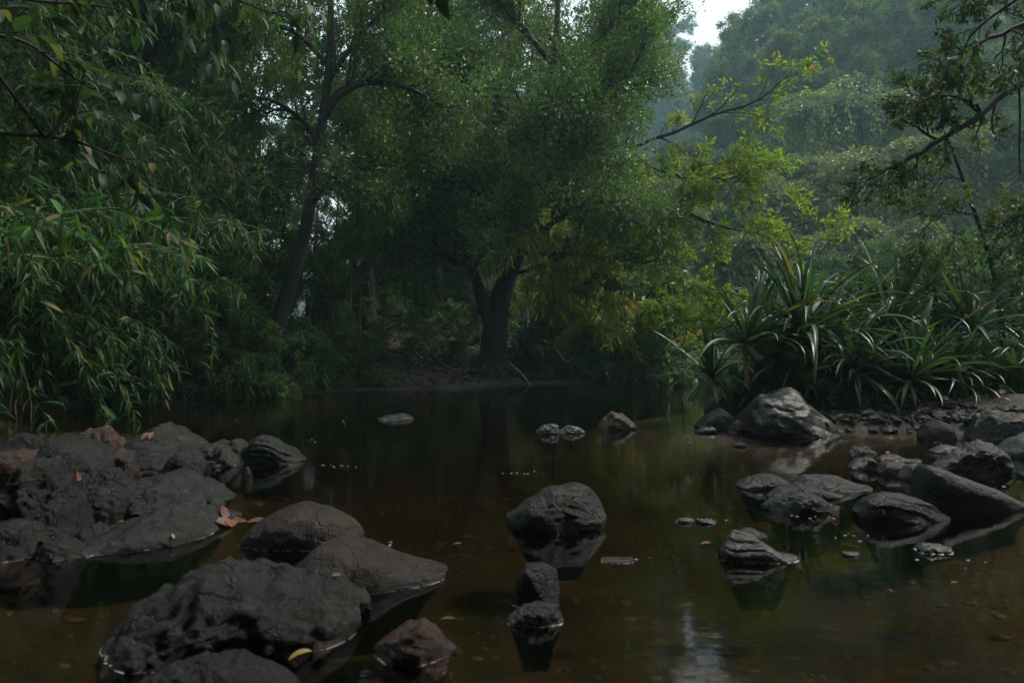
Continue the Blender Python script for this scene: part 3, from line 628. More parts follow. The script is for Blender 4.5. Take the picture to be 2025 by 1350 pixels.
# hillside
n_h = 0
spots = []
for gyv in np.arange(36, 92, 5.2):
    for gxv in np.arange(4, 78, 5.4):
        x = gxv + rs.uniform(-2, 2); y = gyv + rs.uniform(-2, 2)
        u = x / y
        if u < .09 or u > .86: continue
        if y > 80 and u < .25: continue
        if y < 51 and .29 < u < .64: continue
        spots.append((x, y))
for x, y in spots:
    k = rs.choice((0, 1, 2, 2)) if y < 55 else rs.choice((0, 1, 3, 1))
    place_tree(PH[k], 'hillside_tree', 'hazy green tree in the forest covering the hillside beyond the river bend', x, y, rs.uniform(0, 6.28), rs.uniform(.6, .95) if y < 62 else rs.uniform(.75, 1.1), 'hillside trees')
for i in range(40):
    y = rs.uniform(30.5, 34.5); x = y * rs.uniform(.3, .7)
    place_tree(PB[i % 2], 'slope_bush', 'rounded bush on the lower slope under the creeper-draped trees', x, y, rs.uniform(0, 6.28), rs.uniform(.7, 1.3), 'bushes of the lower slope', cat='shrub')
# far hill
for i in range(120):
    x = rs.uniform(-14, 72); y = rs.uniform(108, 150)
    place_tree(PH[rs.choice((0, 1, 2))], 'far_hill_tree', 'pale blue tree on the distant hill under the bright gap of sky', x, y, rs.uniform(0, 6.28), rs.uniform(.8, 1.2), 'far hill trees')
# forest behind the centre tree and on the left
for (x, y, k, s) in [(-4, 22, 0, .85), (-8, 21, 1, .9), (-1.2, 24, 2, .8), (-12, 20, 2, 1.0), (-15, 25, 0, 1.0), (-10, 27, 1, .95), (-5.5, 29, 2, .9), (-.5, 30, 0, .8), (-18, 31, 1, 1.1), (-13, 34, 2, 1.0),
                     (-7.5, 36, 0, 1.0), (-2.4, 37, 1, .85), (-20, 22, 1, 1.05), (-11.5, 15.5, 0, 1.0), (-15, 16, 1, 1.1), (-8.2, 16.5, 2, .9), (-24, 36, 0, 1.2), (1.4, 25, 1, .72), (2.2, 31, 2, .75), (-3, 45, 0, .9), (-12, 44, 1, 1.0), (-2.6, 31, 1, 1.2), (-2.0, 20.8, 1, 1.0), (.4, 23, 0, 1.0), (-3.6, 18.8, 1, 1.05), (-7.2, 15.2, 0, 1.05), (.2, 26, 2, 1.4), (1.3, 28, 0, 1.35)]:
    place_tree(PT[k], 'forest_tree', 'dark forest tree in the dense wood behind the river bank', x, y, rs.uniform(0, 6.28), s, 'dark trees of the far bank wood')
for i in range(26):
    x = rs.uniform(-34, -9); y = rs.uniform(13, 40)
    place_tree(PT[rs.choice((0, 1, 2))], 'forest_tree', 'dark forest tree in the dense wood behind the river bank', x, y, rs.uniform(0, 6.28), rs.uniform(.8, 1.1), 'dark trees of the far bank wood')
for i in range(26):
    x = rs.uniform(-22, 3); y = rs.uniform(17, 34) if x > -6 else rs.uniform(13.5, 30)
    if 540 < CX + F * x / y < 960 and y < 24: continue
    place_tree(PB[i % 2], 'forest_thicket', 'shadowed thicket filling the wood behind the far bank', x, y, rs.uniform(0, 6.28), rs.uniform(1.2, 2.0), 'thickets of the far bank wood', cat='shrub')
for (x, y, s) in [(-6.5, -7, 2.2), (-3.5, -9, 2.4), (0, -11, 2.6), (3.8, -8, 2.4), (6.5, -5, 2.2), (8.5, -1, 2.0), (9.5, 2, 2.0), (-8, -3.5, 2.2), (-9.0, 0, 2.0), (-11, 2, 2.4), (10, -8, 2.6), (-10, -8, 2.6)]:
    place_tree(PB[rs.choice((0, 1))], 'bankside_thicket', 'tall thicket on the bank beside the camera, outside the picture', x, y, rs.uniform(0, 6.28), s, 'thickets beside the camera', cat='shrub')
for (x, y, k, s) in [(-1.5, -7, 0, 1.1), (2.0, -6.5, 1, 1.1), (-8, -9, 0, 1.1), (8.5, -9, 1, 1.1), (0, -15, 2, 1.2), (-13, 1, 1, 1.1), (13, 1, 0, 1.1), (-2.8, -3.6, 1, 1.0), (3.6, -2.6, 2, 1.0), (.4, -4.4, 0, 1.0), (-4.8, -.6, 0, 1.2), (5.2, -.2, 1, 1.2), (.3, -2.4, 2, 1.2), (-2.2, -1.4, 1, 1.15), (2.6, -1.2, 0, 1.15)]:
    place_tree(PT[k], 'bankside_tree', 'tall shading tree on the bank beside the camera, outside the picture', x, y, rs.uniform(0, 6.28), s, 'shading trees beside the camera')
# trees outside the frame whose crowns roof the stream and shade it
for (x, y, k, s) in [(-9, -3, 1, 1.1), (-5, -5.5, 2, 1.0), (7.5, 1.0, 2, 1.0), (5.6, -3.2, 0, 1.0), (-4.2, -11, 1, 1.1), (5.5, -10, 2, 1.15), (11, -5, 1, 1.1)]:
    place_tree(PT[k], 'bankside_tree', 'tall shading tree on the bank beside the camera, outside the picture', x, y, rs.uniform(0, 6.28), s, 'shading trees beside the camera')
# undergrowth bushes on the far bank
for (px, Y, k, s) in [(600, 15.5, 0, .6), (760, 23, 0, .9), (840, 24, 1, .8), (1075, 17.0, 0, .35), (1140, 16.8, 1, .3), (1205, 17.1, 0, .3), (460, 13.5, 1, .8), (520, 14.5, 0, .75), (1040, 20.5, 1, .9), (330, 12.5, 0, .9), (90, 10.6, 1, .5), (160, 11.2, 0, .55), (230, 11.5, 1, .5), (300, 11.6, 0, .5), (370, 11.4, 1, .5), (430, 11.6, 0, .5), (490, 12.6, 1, .45), (560, 13.4, 0, .45), (620, 14.2, 1, .4), (20, 10.4, 0, .6), (200, 13, 1, .9), (120, 12.5, 0, .9), (400, 13, 1, .7), (900, 23, 0, 1.1), (610, 20, 1, 1.0), (720, 25, 0, 1.2)]:
    x = (px - CX) / F * Y
    place_tree(PB[k], 'bank_shrub', 'leafy shrub in the dark undergrowth of the far bank', x, Y, rs.uniform(0, 6.28), s, 'shrubs of the far bank', cat='shrub')
# shrubs on the shore of the channel behind the islet
for (px, Y, k, s) in [(1350, 27, 1, 1.1), (1400, 33, 0, 1.4), (1470, 36, 1, 1.6), (1540, 34, 0, 1.5), (1620, 31, 1, 1.5), (1700, 29, 0, 1.5), (1790, 27, 1, 1.5), (1880, 24, 0, 1.4), (1970, 22, 1, 1.4)]:
    x = (px - CX) / F * Y
    place_tree(PB[k], 'channel_shrub', 'rounded shrub at the foot of the hill behind the strap-leaved plants', x, Y, rs.uniform(0, 6.28), s, 'shrubs at the foot of the hill', cat='shrub')

# ------------------------------------------------------------------ creeper-draped trees on the hillside
def creeper_tree(seed, label, px, py_top, Y, wpx, hpx, strands):
    rg = np.random.default_rng(seed)
    W = wpx / F * Y; hh = hpx / F * Y; c = at(px, py_top, Y)
    z0 = gz(c[0], Y); t = thing('creeper_draped_tree', label, 'tree', (c[0], Y, z0))
    top = c[2] - z0
    tr = Tubes(); tr.add(wander((0, 0, -1), (0, 0, 1), top * .95, 8, .04, .1, rg), np.linspace(.35, .12, 9), 8); obj('trunk', tr.mesh('creeper_trunk'), M_BARK, t)
    n = 12000; P = []; D = []
    nl = 24; cen = [(rg.uniform(-.42, .42) * W, rg.uniform(-.25, .25) * W, top - rg.uniform(.0, .5) * hh * .6 - .15 * W, rg.uniform(.08, .17) * W) for _ in range(nl)]
    for cx, cyy, cz, r in cen:
        v = nrm(rg.normal(0, 1, (n // nl, 3))); v[:, 2] = np.abs(v[:, 2]) * .8
        q = v * r * rg.uniform(.75, 1.08, (n // nl, 1)) + np.array([cx, cyy, cz]); P.append(q); D.append(nrm(v + np.array([0, 0, -.5]) + rg.normal(0, .4, v.shape)))
    st = []
    for i in range(strands):
        cx, cyy, cz, r = cen[rg.integers(nl)]; az = rg.uniform(math.pi, 2 * math.pi) if rg.random() < .8 else rg.uniform(0, 6.28)
        p = np.array([cx + math.cos(az) * r, cyy + math.sin(az) * r, cz + r * rg.uniform(-.1, .25)]); l = rg.uniform(.3, 1.0) * hh * .75
        m_ = int(l / .11); zz = np.linspace(0, l, m_)
        q = p + np.stack([.12 * np.sin(zz * 1.3 + i) + rg.normal(0, .16, m_), rg.normal(0, .16, m_), -zz], 1)
        st.append(q); D.append(nrm(np.array([0, -.25, -1]) + rg.normal(0, .6, (m_, 3))))
    P = np.concatenate(P + st); D = np.concatenate(D); n = len(P)
    me = leaves_mesh('creeper_crown', P, D, nrm(np.array([0, -.7, .7]) + rg.normal(0, .35, (n, 3))), rg.uniform(.18, .36, n), rg.uniform(.11, .2, n), np.clip(rg.random(n) * .6 + .4 * (np.sin(P[:, 0] * 2) * .5 + .5), 0, .98))
    obj('crown', me, M_CREEPER, t)
creeper_tree(41, 'largest hillside tree with curtains of hanging creepers, right of the central tree', 1600, 285, 38, 330, 300, 300)
creeper_tree(42, 'upper creeper-draped tree mound above the largest one on the hillside', 1690, 165, 45, 320, 190, 150)
creeper_tree(43, 'creeper-draped mound behind the overhanging branch on the right hillside', 1860, 250, 38, 260, 240, 170)
creeper_tree(44, 'lower green creeper-draped mound just above the strap-leaved plants', 1560, 430, 33, 300, 160, 130)
creeper_tree(45, 'hazy creeper-draped mound at the hillside edge beside the central tree', 1400, 330, 43, 200, 220, 110)
creeper_tree(46, 'creeper-draped mound low on the right hillside behind the sapling', 1800, 420, 32, 300, 190, 150)

# ------------------------------------------------------------------ the central tree
def px_path(pts, n=14): return smooth_path([at(*p) for p in pts], n)
rg = np.random.default_rng(77)
ct = thing('spreading_tree', 'big spreading tree with a thick forked trunk at the centre of the far bank', 'tree', tuple(at(975, 745, 16.8)))
org = Vector(ct.location)
def loc(P): return np.asarray(P) - np.array(org)
base_z = gz(org.x, 16.8)
trunk = Tubes()
tp = px_path([(968, 775, 16.8), (974, 720, 16.8), (980, 640, 16.8), (992, 580, 16.75), (1015, 525, 16.7), (1040, 460, 16.6), (1050, 380, 16.5), (1060, 300, 16.4), (1085, 200, 16.3), (1100, 90, 16.3), (1105, -40, 16.3)], 26)
trunk.add(loc(tp), np.interp(np.linspace(0, 1, 26), [0, .08, .25, .4, 1], [.50, .34, .26, .18, .05]), 12)
for q in ([(952, 770, 16.5), (965, 705, 16.7), (978, 640, 16.8)], [(1003, 768, 16.5), (990, 705, 16.7), (984, 640, 16.8)], [(940, 775, 16.9), (962, 720, 16.85), (976, 660, 16.8)]):
    trunk.add(loc(px_path(q, 8)), np.linspace(.24, .14, 8), 8)
obj('trunk', trunk.mesh('spreading_tree_trunk'), M_BARK, ct)
LIMBS = [
    ([(968, 640, 16.7), (952, 575, 16.6), (935, 520, 16.5), (905, 470, 16.4), (860, 420, 16.2), (800, 370, 16.0)], .19, .04),
    ([(936, 522, 16.5), (965, 485, 16.4), (985, 455, 16.2), (970, 380, 16.0), (940, 300, 15.9)], .10, .03),
    ([(934, 520, 16.5), (905, 518, 16.3), (880, 500, 16.1), (850, 505, 15.8), (810, 480, 15.6)], .09, .02),
    ([(1046, 440, 16.6), (1085, 400, 16.4), (1140, 358, 16.1), (1210, 314, 15.7), (1300, 276, 15.2), (1400, 232, 14.8), (1500, 195, 14.4), (1560, 150, 14.2)], .065, .012),
    ([(1030, 500, 16.6), (1090, 500, 16.3), (1140, 498, 16.0), (1210, 472, 15.6), (1330, 425, 15.1), (1420, 445, 14.7), (1510, 465, 14.4), (1600, 440, 14.1)], .06, .01),
    ([(1020, 540, 16.6), (1100, 515, 16.2), (1130, 502, 16.0), (1200, 508, 15.5), (1285, 520, 15.2), (1320, 480, 15.0)], .045, .01),
    ([(1175, 335, 15.9), (1250, 320, 15.6), (1330, 345, 15.2), (1420, 355, 14.8), (1490, 340, 14.5)], .035, .01),
    ([(1056, 330, 16.4), (1040, 230, 16.0), (1090, 190, 15.8), (1160, 188, 15.5), (1240, 150, 15.2), (1290, 60, 15.0)], .10, .02),
    ([(1085, 200, 16.3), (1130, 145, 16.0), (1172, 80, 15.8), (1240, 10, 15.6), (1290, -60, 15.5)], .09, .02),
    ([(1060, 300, 16.4), (1000, 230, 16.2), (930, 170, 15.9), (860, 130, 15.7), (780, 90, 15.6)], .12, .02),
    ([(1050, 380, 16.5), (980, 330, 16.6), (890, 290, 16.6), (800, 250, 16.4), (720, 230, 16.2)], .12, .02),
    ([(1095, 130, 16.3), (1040, 60, 16.2), (990, 0, 16.1), (960, -70, 16.0)], .07, .02),
    ([(1040, 460, 16.6), (1010, 420, 15.8), (960, 390, 15.0), (900, 350, 14.6), (840, 320, 14.4)], .10, .02),
    ([(1055, 350, 16.4), (1080, 310, 15.6), (1110, 270, 15.0), (1120, 220, 14.7)], .10, .02),
    ([(1040, 470, 16.6), (1080, 450, 15.7), (1120, 420, 15.0), (1180, 400, 14.7), (1250, 400, 14.4)], .09, .02),
]
tw = Tubes(); tips_in = []; tips_out = []
for i, (q, r0, r1) in enumerate(LIMBS):
    P = px_path(q, 22); P[1:-1] += rg.normal(0, .02, P[1:-1].shape)
    lm = Tubes(); lm.add(loc(P), np.linspace(r0, r1, 22), 8); obj('limb', lm.mesh('spreading_tree_limb'), M_BARK, ct)
    out = i in (3, 4, 5, 6)
    tl = [] if i == 3 else (tips_out if out else tips_in)
    branchify(loc(P), r0, r1, rg, [(13 if out else 17, 1.0 if out else 1.5, .75, .15, .05), (6 if out else 8, .45 if out else .6, .8, .2, .06)], tw, tl, .38 if out else .2)
    if i == 3: tips_out += [q_ for q_ in tl if rg.random() < .4]
obj('twigs', tw.mesh('spreading_tree_twigs'), M_BARK, ct, 'stuff')
obj('crown', leaves_mesh('spreading_tree_crown', *rosettes(tips_in, 21, .12, .038, rg, jitter=.14), leaf2), M_TREE, ct)
c2 = obj('crown', leaves_mesh('spreading_tree_sprays', *rosettes(tips_out, 9, .15, .05, rg, 1.05, .05), leaf2), M_BRIGHT, ct)
c2['label'] = 'brighter yellow-green leaf sprays on the long right-hand limbs'

# ------------------------------------------------------------------ leaning tree on the left
rg = np.random.default_rng(78)
lt = thing('leaning_tree', 'slender dark tree leaning right over the left bank', 'tree', tuple(at(540, 745, 12.9)))
org = Vector(lt.location)
trunk = Tubes()
tp = px_path([(535, 790, 12.9), (542, 700, 12.9), (556, 620, 12.9), (580, 545, 12.85), (602, 465, 12.8), (620, 360, 12.8), (636, 250, 12.8), (648, 160, 12.8), (655, 60, 12.8), (650, -60, 12.8)], 24)
trunk.add(loc(tp), np.interp(np.linspace(0, 1, 24), [0, .12, .5, 1], [.22, .15, .10, .05]), 10)
obj('trunk', trunk.mesh('leaning_tree_trunk'), M_BARK, lt)
LL_ = [
    ([(637, 240, 12.8), (665, 195, 12.7), (720, 165, 12.6), (790, 170, 12.5), (850, 195, 12.4), (900, 230, 12.3)], .07, .02),
    ([(640, 225, 12.8), (670, 180, 12.8), (730, 160, 12.9), (800, 175, 13.0), (870, 180, 13.0)], .05, .015),
    ([(630, 290, 12.8), (600, 240, 12.6), (540, 200, 12.4), (480, 190, 12.2)], .06, .015),
    ([(648, 160, 12.8), (690, 100, 12.8), (740, 40, 12.8), (800, -10, 12.8)], .06, .015),
    ([(650, 130, 12.8), (590, 70, 12.7), (520, 30, 12.6), (450, 10, 12.5)], .05, .015),
    ([(612, 410, 12.8), (650, 360, 12.6), (700, 340, 12.4), (750, 345, 12.3)], .05, .012),
]
tw = Tubes(); tips = []
for q, r0, r1 in LL_:
    P = px_path(q, 18); lm = Tubes(); lm.add(loc(P), np.linspace(r0, r1, 18), 7); obj('limb', lm.mesh('leaning_tree_limb'), M_BARK, lt)
    branchify(loc(P), r0, r1, rg, [(11, 1.0, .75, .16, .03), (6, .45, .8, .2, .0)], tw, tips, .25)
obj('twigs', tw.mesh('leaning_tree_twigs'), M_BARK, lt, 'stuff')
obj('crown', leaves_mesh('leaning_tree_crown', *rosettes(tips, 17, .11, .036, rg, jitter=.12), leaf2), M_TREE, lt)

# ------------------------------------------------------------------ bamboo
LEAF_B = [strap_mesh('bamboo_leaf_%d' % i, b, 1, 1, 6, .3, 'lance', 0, tw_, .17) for i, (b, tw_) in enumerate(((.5, 0), (.9, .2), (1.3, -.2), (.3, .3)))]
for me in LEAF_B: me.materials.append(M_BAMBOO_1)
def bamboo(label, base, lean, culms, hts, strands, seed, mat, single=0, leafL=.17, fan=4, low_fill=0, spread=.5, reach=1.0, curtain=0):
    rg = np.random.default_rng(seed)
    b = np.array([base[0], base[1], gz(*base)]); t = thing('bamboo_clump', label, 'bamboo', tuple(b))
    tw = Tubes(); PP = []; DD = []; 
    lean = np.array([lean[0], lean[1], 0.0])
    for c in range(culms):
        small = c >= culms - low_fill
        h = rg.uniform(*hts) * (.42 if small else 1.0)
        ln = lean * rg.uniform(.6, 1.25) * (1.0 if not small else .95) + np.append(rg.normal(0, .35, 2), 0) * np.linalg.norm(lean)
        p0 = np.append(rg.normal(0, spread, 2) + (lean[:2] * .35 if small else 0), -.2); s = np.linspace(0, 1, 14)
        P = p0 + np.outer(s ** 1.9, ln) * reach + np.outer(np.sin(s * 1.95) / math.sin(1.57), [0, 0, h]) * np.where(s < .8, 1, 1)[:, None]
        cu = Tubes(); cu.add(P, np.linspace(.032, .008, 14) * (.7 if small else 1), 6); obj('culm', cu.mesh('bamboo_culm'), M_CULM, t)
        for k in range(strands if not small else int(strands * .8)):
            q, d = along(P, rg.uniform(.22, .995)); az = rg.uniform(0, 6.28)
            d = nrm(np.array([math.cos(az), math.sin(az), rg.uniform(-.1, .5)]) + d * .4); l = rg.uniform(.6, 1.5) * (.75 if small else 1); n = int(l / .1)
            pts = [q]
            for i in range(n):
                d = nrm(d + np.array([0, 0, -.13]) + rg.normal(0, .07, 3)); pts.append(pts[-1] + d * .1)
            pts = np.array(pts); pts = pts[pts[:, 2] + b[2] > .03]
            if len(pts) < 3: continue
            tw.add(pts, np.linspace(.005, .002, len(pts)), 3)
            dn = nrm(np.gradient(pts, axis=0))
            for i in range(1, len(pts)):
                f = rg.integers(fan - 1, fan + 2)
                side = rg.normal(0, 1, (f, 3)); v = nrm(dn[i] * .45 + nrm(side) * .95 + np.array([0, 0, -.38]))
                PP.append(np.repeat(pts[i][None], f, 0)); DD.append(v)
    ld = lean[:2] / max(np.linalg.norm(lean[:2]), .01); sd_ = np.array([-ld[1], ld[0]])
    for k in range(curtain):
        zc = rg.uniform(.4, 4.4); q = np.append(lean[:2] * rg.uniform(.15, 1.2) * (1.05 - .12 * zc) + sd_ * rg.normal(0, 1.15), zc); d = nrm(np.append(ld * rg.uniform(.2, .8) + rg.normal(0, .3, 2), rg.uniform(-.3, .3))); n = int(rg.uniform(6, 15)); pts = [q]
        for i in range(n):
            d = nrm(d + np.array([0, 0, -.16]) + rg.normal(0, .07, 3)); pts.append(pts[-1] + d * .1)
        pts = np.array(pts); pts = pts[pts[:, 2] + b[2] > .03]
        if len(pts) < 3: continue
        tw.add(pts, np.linspace(.005, .002, len(pts)), 3); dn = nrm(np.gradient(pts, axis=0))
        for i in range(1, len(pts)):
            f = rg.integers(fan - 1, fan + 2); v = nrm(dn[i] * .45 + nrm(rg.normal(0, 1, (f, 3))) * .95 + np.array([0, 0, -.38])); PP.append(np.repeat(pts[i][None], f, 0)); DD.append(v)
    PP = np.concatenate(PP); DD = np.concatenate(DD); n = len(PP)
    NN = nrm(np.array([0, -.35, .8]) + rg.normal(0, .45, (n, 3))); LL = leafL * np.clip(rg.normal(1, .28, n), .4, 1.8); WW = LL * rg.uniform(.14, .22, n)
    tone = np.minimum(rg.random(n), .955); tone[rg.random(n) < .012] = 1.0
    if tw.n: obj('branchlets', tw.mesh('bamboo_branchlets'), M_CULM, t, 'stuff')
    keep = np.ones(n, bool)
    if single:
        w = PP + b; px = CX + F * w[:, 0] / w[:, 1]; py = CY - F * (w[:, 2] - H) / w[:, 1]
        score = LL / w[:, 1] * ((px > 0) & (px < 2025) & (py > 0) & (py < 860)) - .002 * (w[:, 1] - w[:, 1].min())
        idx = np.argsort(-score)[:single * 3]; idx = rg.permutation(idx)[:single]
        keep[idx] = False
        for i in idx:
            place_leaf('leaf', LEAF_B[int(rg.integers(4))], PP[i], DD[i], NN[i], LL[i] * 1.15, WW[i] * 1.1, t)
    k = keep
    o = obj('foliage', leaves_mesh('bamboo_foliage', PP[k], DD[k], NN[k], LL[k], WW[k], tone[k], leaf4, .25), mat, t, 'stuff')
    return t
bamboo('bamboo thicket trailing into the water at the left edge, nearest of the left bank', (-7.6, 9.2), (2.2, -1.2), 16, (3.6, 6.2), 30, 101, M_BAMBOO, 230, .165, 5, 8, curtain=230)
bamboo('dense green bamboo clump hanging over the water right of the leftmost thicket', (-7.7, 10.8), (2.2, -.9), 16, (3.4, 6.0), 30, 102, M_BAMBOO, 230, .165, 5, 8, curtain=230)
bamboo('bamboo clump drooping just left of the leaning trunk', (-7.6, 13.2), (1.4, -.9), 16, (2.8, 5.4), 30, 103, M_BAMBOO, 200, .16, 5, 8, curtain=150)
bamboo('tall bamboo arching behind the left bank thickets', (-9.2, 11.6), (2.6, -.6), 10, (6.5, 8.5), 26, 104, M_BAMBOO, 0, .26, 3, 2)
bamboo('dark bamboo in the upper left behind the overhanging twigs', (-8.6, 14.2), (2.4, -.6), 10, (5.5, 7.5), 26, 105, M_BAMBOO, 0, .26, 3, 2)
bamboo('shadowed bamboo between the leaning trunk and the central tree', (-3.9, 17.2), (1.6, -.5), 8, (5.0, 7.0), 22, 106, M_BAMBOO, 0, .16, 4, 2)
bamboo('bright yellow-green bamboo with backlight put into its leaf colour, right of the central trunk', (1.35, 17.6), (1.2, -1.1), 11, (2.2, 4.4), 20, 107, M_BAMBOO_BACKLIT, 0, .25, 4, 4, .4)

# ------------------------------------------------------------------ tree at the right edge, sapling, shoots
def leafy_limb(t, org, paths, rg, spec, k, Ll, Wl, mat, bark, start=.15, jit=.03, name='limb'):
    tw = Tubes(); tips = []
    for q, r0, r1 in paths:
        P = px_path(q, 20) - org; P[1:-1] += rg.normal(0, .012, P[1:-1].shape)
        lm = Tubes(); lm.add(P, np.linspace(r0, r1, 20), 7); obj(name, lm.mesh(t.name + '_' + name), bark, t)
        branchify(P, r0, r1, rg, spec, tw, tips, start)
    obj('twigs', tw.mesh(t.name + '_twigs'), bark, t, 'stuff')
    return obj('crown', leaves_mesh(t.name + '_crown', *rosettes(tips, k, Ll, Wl, rg, jitter=jit), leaf2), mat, t)
rg = np.random.default_rng(91)
o3 = np.array([7.9, 7.6, gz(7.9, 7.6)])
t = thing('bank_tree', 'tree off the right edge sending a long bare-tipped branch into the picture', 'tree', tuple(o3))
tr = Tubes(); tr.add(smooth_path([(0, 0, -.4), (-.1, 0, 1.2), (.1, .1, 2.6), (0, .2, 4.2), (.1, .1, 6.0)], 14), np.linspace(.2, .06, 14), 9); obj('trunk', tr.mesh('bank_tree_trunk'), M_BARK, t)
leafy_limb(t, o3, [
    ([(2480, 120, 7.6), (2250, 110, 7.5), (2025, 165, 7.4), (1940, 225, 7.3), (1850, 283, 7.2), (1780, 325, 7.1), (1715, 355, 7.0)], .055, .012),
    ([(2480, 0, 7.7), (2200, -20, 7.4), (2040, 40, 7.2), (1930, 90, 7.0), (1860, 130, 6.9)], .04, .01),
    ([(2480, -60, 7.7), (2150, -40, 7.0), (1980, -30, 6.8), (1900, 0, 6.7)], .035, .01),
    ([(1940, 222, 7.3), (1900, 195, 7.2), (1850, 190, 7.1), (1800, 205, 7.0)], .018, .006),
    ([(2300, 100, 7.6), (2150, 260, 7.4), (2060, 380, 7.3), (2010, 480, 7.2)], .03, .008)],
    rg, [(14, .42, .8, .16, .0), (5, .2, .8, .2, .0)], 9, .062, .021, M_RIGHT, M_BARK, .3, .02)
o4 = at(1990, 760, 9.3); o4[2] = gz(o4[0], o4[1])
rg = np.random.default_rng(92)
t = thing('sapling', 'thin leaning sapling with yellowing leaves behind the strap-leaved plants', 'tree', tuple(o4))
tr = Tubes(); tr.add(px_path([(1992, 800, 9.3), (1984, 690, 9.3), (1972, 570, 9.3), (1945, 470, 9.25), (1915, 385, 9.2), (1885, 300, 9.15), (1868, 262, 9.1)], 18) - o4, np.linspace(.045, .012, 18), 7); obj('trunk', tr.mesh('sapling_trunk'), M_BARK, t)
leafy_limb(t, o4, [
    ([(1975, 580, 9.3), (1930, 545, 9.2), (1880, 530, 9.1), (1850, 540, 9.0)], .014, .005),
    ([(1955, 500, 9.3), (1990, 440, 9.2), (2030, 400, 9.1), (2070, 380, 9.0)], .016, .005),
    ([(1930, 425, 9.2), (1880, 420, 9.1), (1830, 450, 9.0), (1790, 490, 8.9)], .014, .005),
    ([(1965, 545, 9.3), (2000, 560, 9.2), (2040, 600, 9.1)], .014, .005),
    ([(1905, 355, 9.2), (1860, 350, 9.1), (1810, 380, 9.0)], .012, .005),
    ([(1950, 480, 9.2), (1980, 520, 9.0), (2020, 540, 8.9)], .012, .005)],
    rg, [(8, .5, .8, .16, .05), (4, .22, .8, .2, .03)], 9, .085, .03, M_RIGHT, M_BARK, .15, .025)
for lab, sd, q, Y0 in (('small leafy shoot with orange tips rising left of the plant islet', 93, [(1420, 780), (1415, 690), (1400, 620), (1385, 585)], 11.5),
                   ('second pale leafy bush at the water gap beside the yellow-green bamboo', 94, [(1350, 745), (1352, 690), (1360, 640), (1372, 600)], 15.5),
                   ('glossy-leaved shoot standing up between the strap-leaved plants', 95, [(1735, 790), (1720, 700), (1712, 620), (1718, 560)], 9.6)):
    rg = np.random.default_rng(sd); P = [(x, y, Y0) for x, y in q]
    o5 = at(q[0][0], q[0][1], Y0); o5[2] = max(gz(o5[0], Y0), -.3)
    t = thing('leafy_shoot', lab, 'shrub', tuple(o5))
    P = [tuple(P[0][:1]) + (CY + (H - o5[2]) * F / Y0 + 10, Y0)] + P[1:]
    x, y, _ = P[-1]
    leafy_limb(t, o5, [(P, .02, .006), ([P[1], (x - 45, y + 50, Y0), (x - 75, y + 30, Y0)], .012, .005), ([P[1], (x + 35, y + 60, Y0), (x + 65, y + 25, Y0)], .012, .005)],
               rg, [(8, .45, .8, .16, .06), (4, .2, .8, .2, .04)], 9, .09, .032, M_BRIGHT if sd != 95 else M_RIGHT, M_BARK, .3, .03, 'stem')

# ------------------------------------------------------------------ strap-leaved plants (screw-pine like) on the islet
STRAP = [strap_mesh('strap_leaf_%d' % i, b, 1, 1, 12, .5, 'strap', 0, tw_) for i, (b, tw_) in enumerate(((.35, 0), (.9, .1), (1.5, -.15), (2.0, .15), (2.5, 0), (1.2, .3)))]
for me in STRAP: me.materials.append(M_PAND)
def strap_plant(label, px, py, Y, size, n, seed, tilt=(0, 0), dead=2, foot=None):
    rg = np.random.default_rng(seed); c = at(px, py, Y); fx, fy = foot if foot else (c[0] + rg.normal(0, .12), Y + rg.uniform(0, .25))
    g = gz(fx, fy); t = thing('strap_leaved_plant', label, 'plant', (fx, fy, g))
    top = c - np.array([fx, fy, g])
    st = Tubes(); mid = top * .5 + np.array([-top[0] * .3 + rg.normal(0, .05), rg.normal(0, .05), -.12 * abs(top[2])])
    st.add(smooth_path([(0, 0, -.12), mid * .6, mid * 1.15, top], 12), np.linspace(.04, .03, 12) * size ** .5, 8); obj('stem', st.mesh('plant_stem'), M_STEM, t)
    ax = nrm(np.array([tilt[0] + rg.normal(0, .25), tilt[1] + rg.normal(0, .15), 1.0]))
    n = int(n * 1.5)
    for i in range(n):
        f = i / n; az = i * 2.399 + rg.normal(0, .5); el = math.radians(82 - 84 * f ** .8 + rg.normal(0, 12))
        r = np.array([math.cos(az), math.sin(az), 0.0]); D = nrm(r * math.cos(el) + ax * math.sin(el))
        Nn = nrm(ax * math.cos(el) - r * math.sin(el) + rg.normal(0, .08, 3))
        L_ = size * rg.uniform(.8, 1.65) * (.85 + .2 * math.sin(math.pi * f)); k = int(np.clip(rg.normal(1.4 + 2.6 * f, 1.1), 0, 4)) if rg.random() > .12 else 5
        place_leaf('leaf', STRAP[k], top + ax * (.10 * size * (1 - f)) + r * .012, D, Nn, L_, .050 * size ** .5 * rg.uniform(.8, 1.15), t)
    for i in range(dead):
        az = rg.uniform(0, 6.28); r = np.array([math.cos(az), math.sin(az), 0.0])
        o = place_leaf('dead_leaf', STRAP[4].copy() if False else DEADLEAF, top - ax * .04, nrm(r + np.array([0, 0, -.3])), np.array([0, 0, 1.0]) + r * .3, size * rg.uniform(.5, .8), .03, t)
DEADLEAF = strap_mesh('strap_leaf_dead', 2.2, 1, 1, 10, .5, 'strap', 0, .6); DEADLEAF.materials.append(plain('leaf_dry', (.13, .07, .03), (.3, .18, .08), .7, 10, .2))
strap_plant('tallest strap-leaved plant, its upright tuft above the sculpted boulder', 1580, 668, 8.5, 1.02, 46, 1, (-.05, 0))
strap_plant('strap-leaved plant arching over the water at the left of the islet', 1473, 682, 8.3, .80, 42, 2, (-.15, -.1))
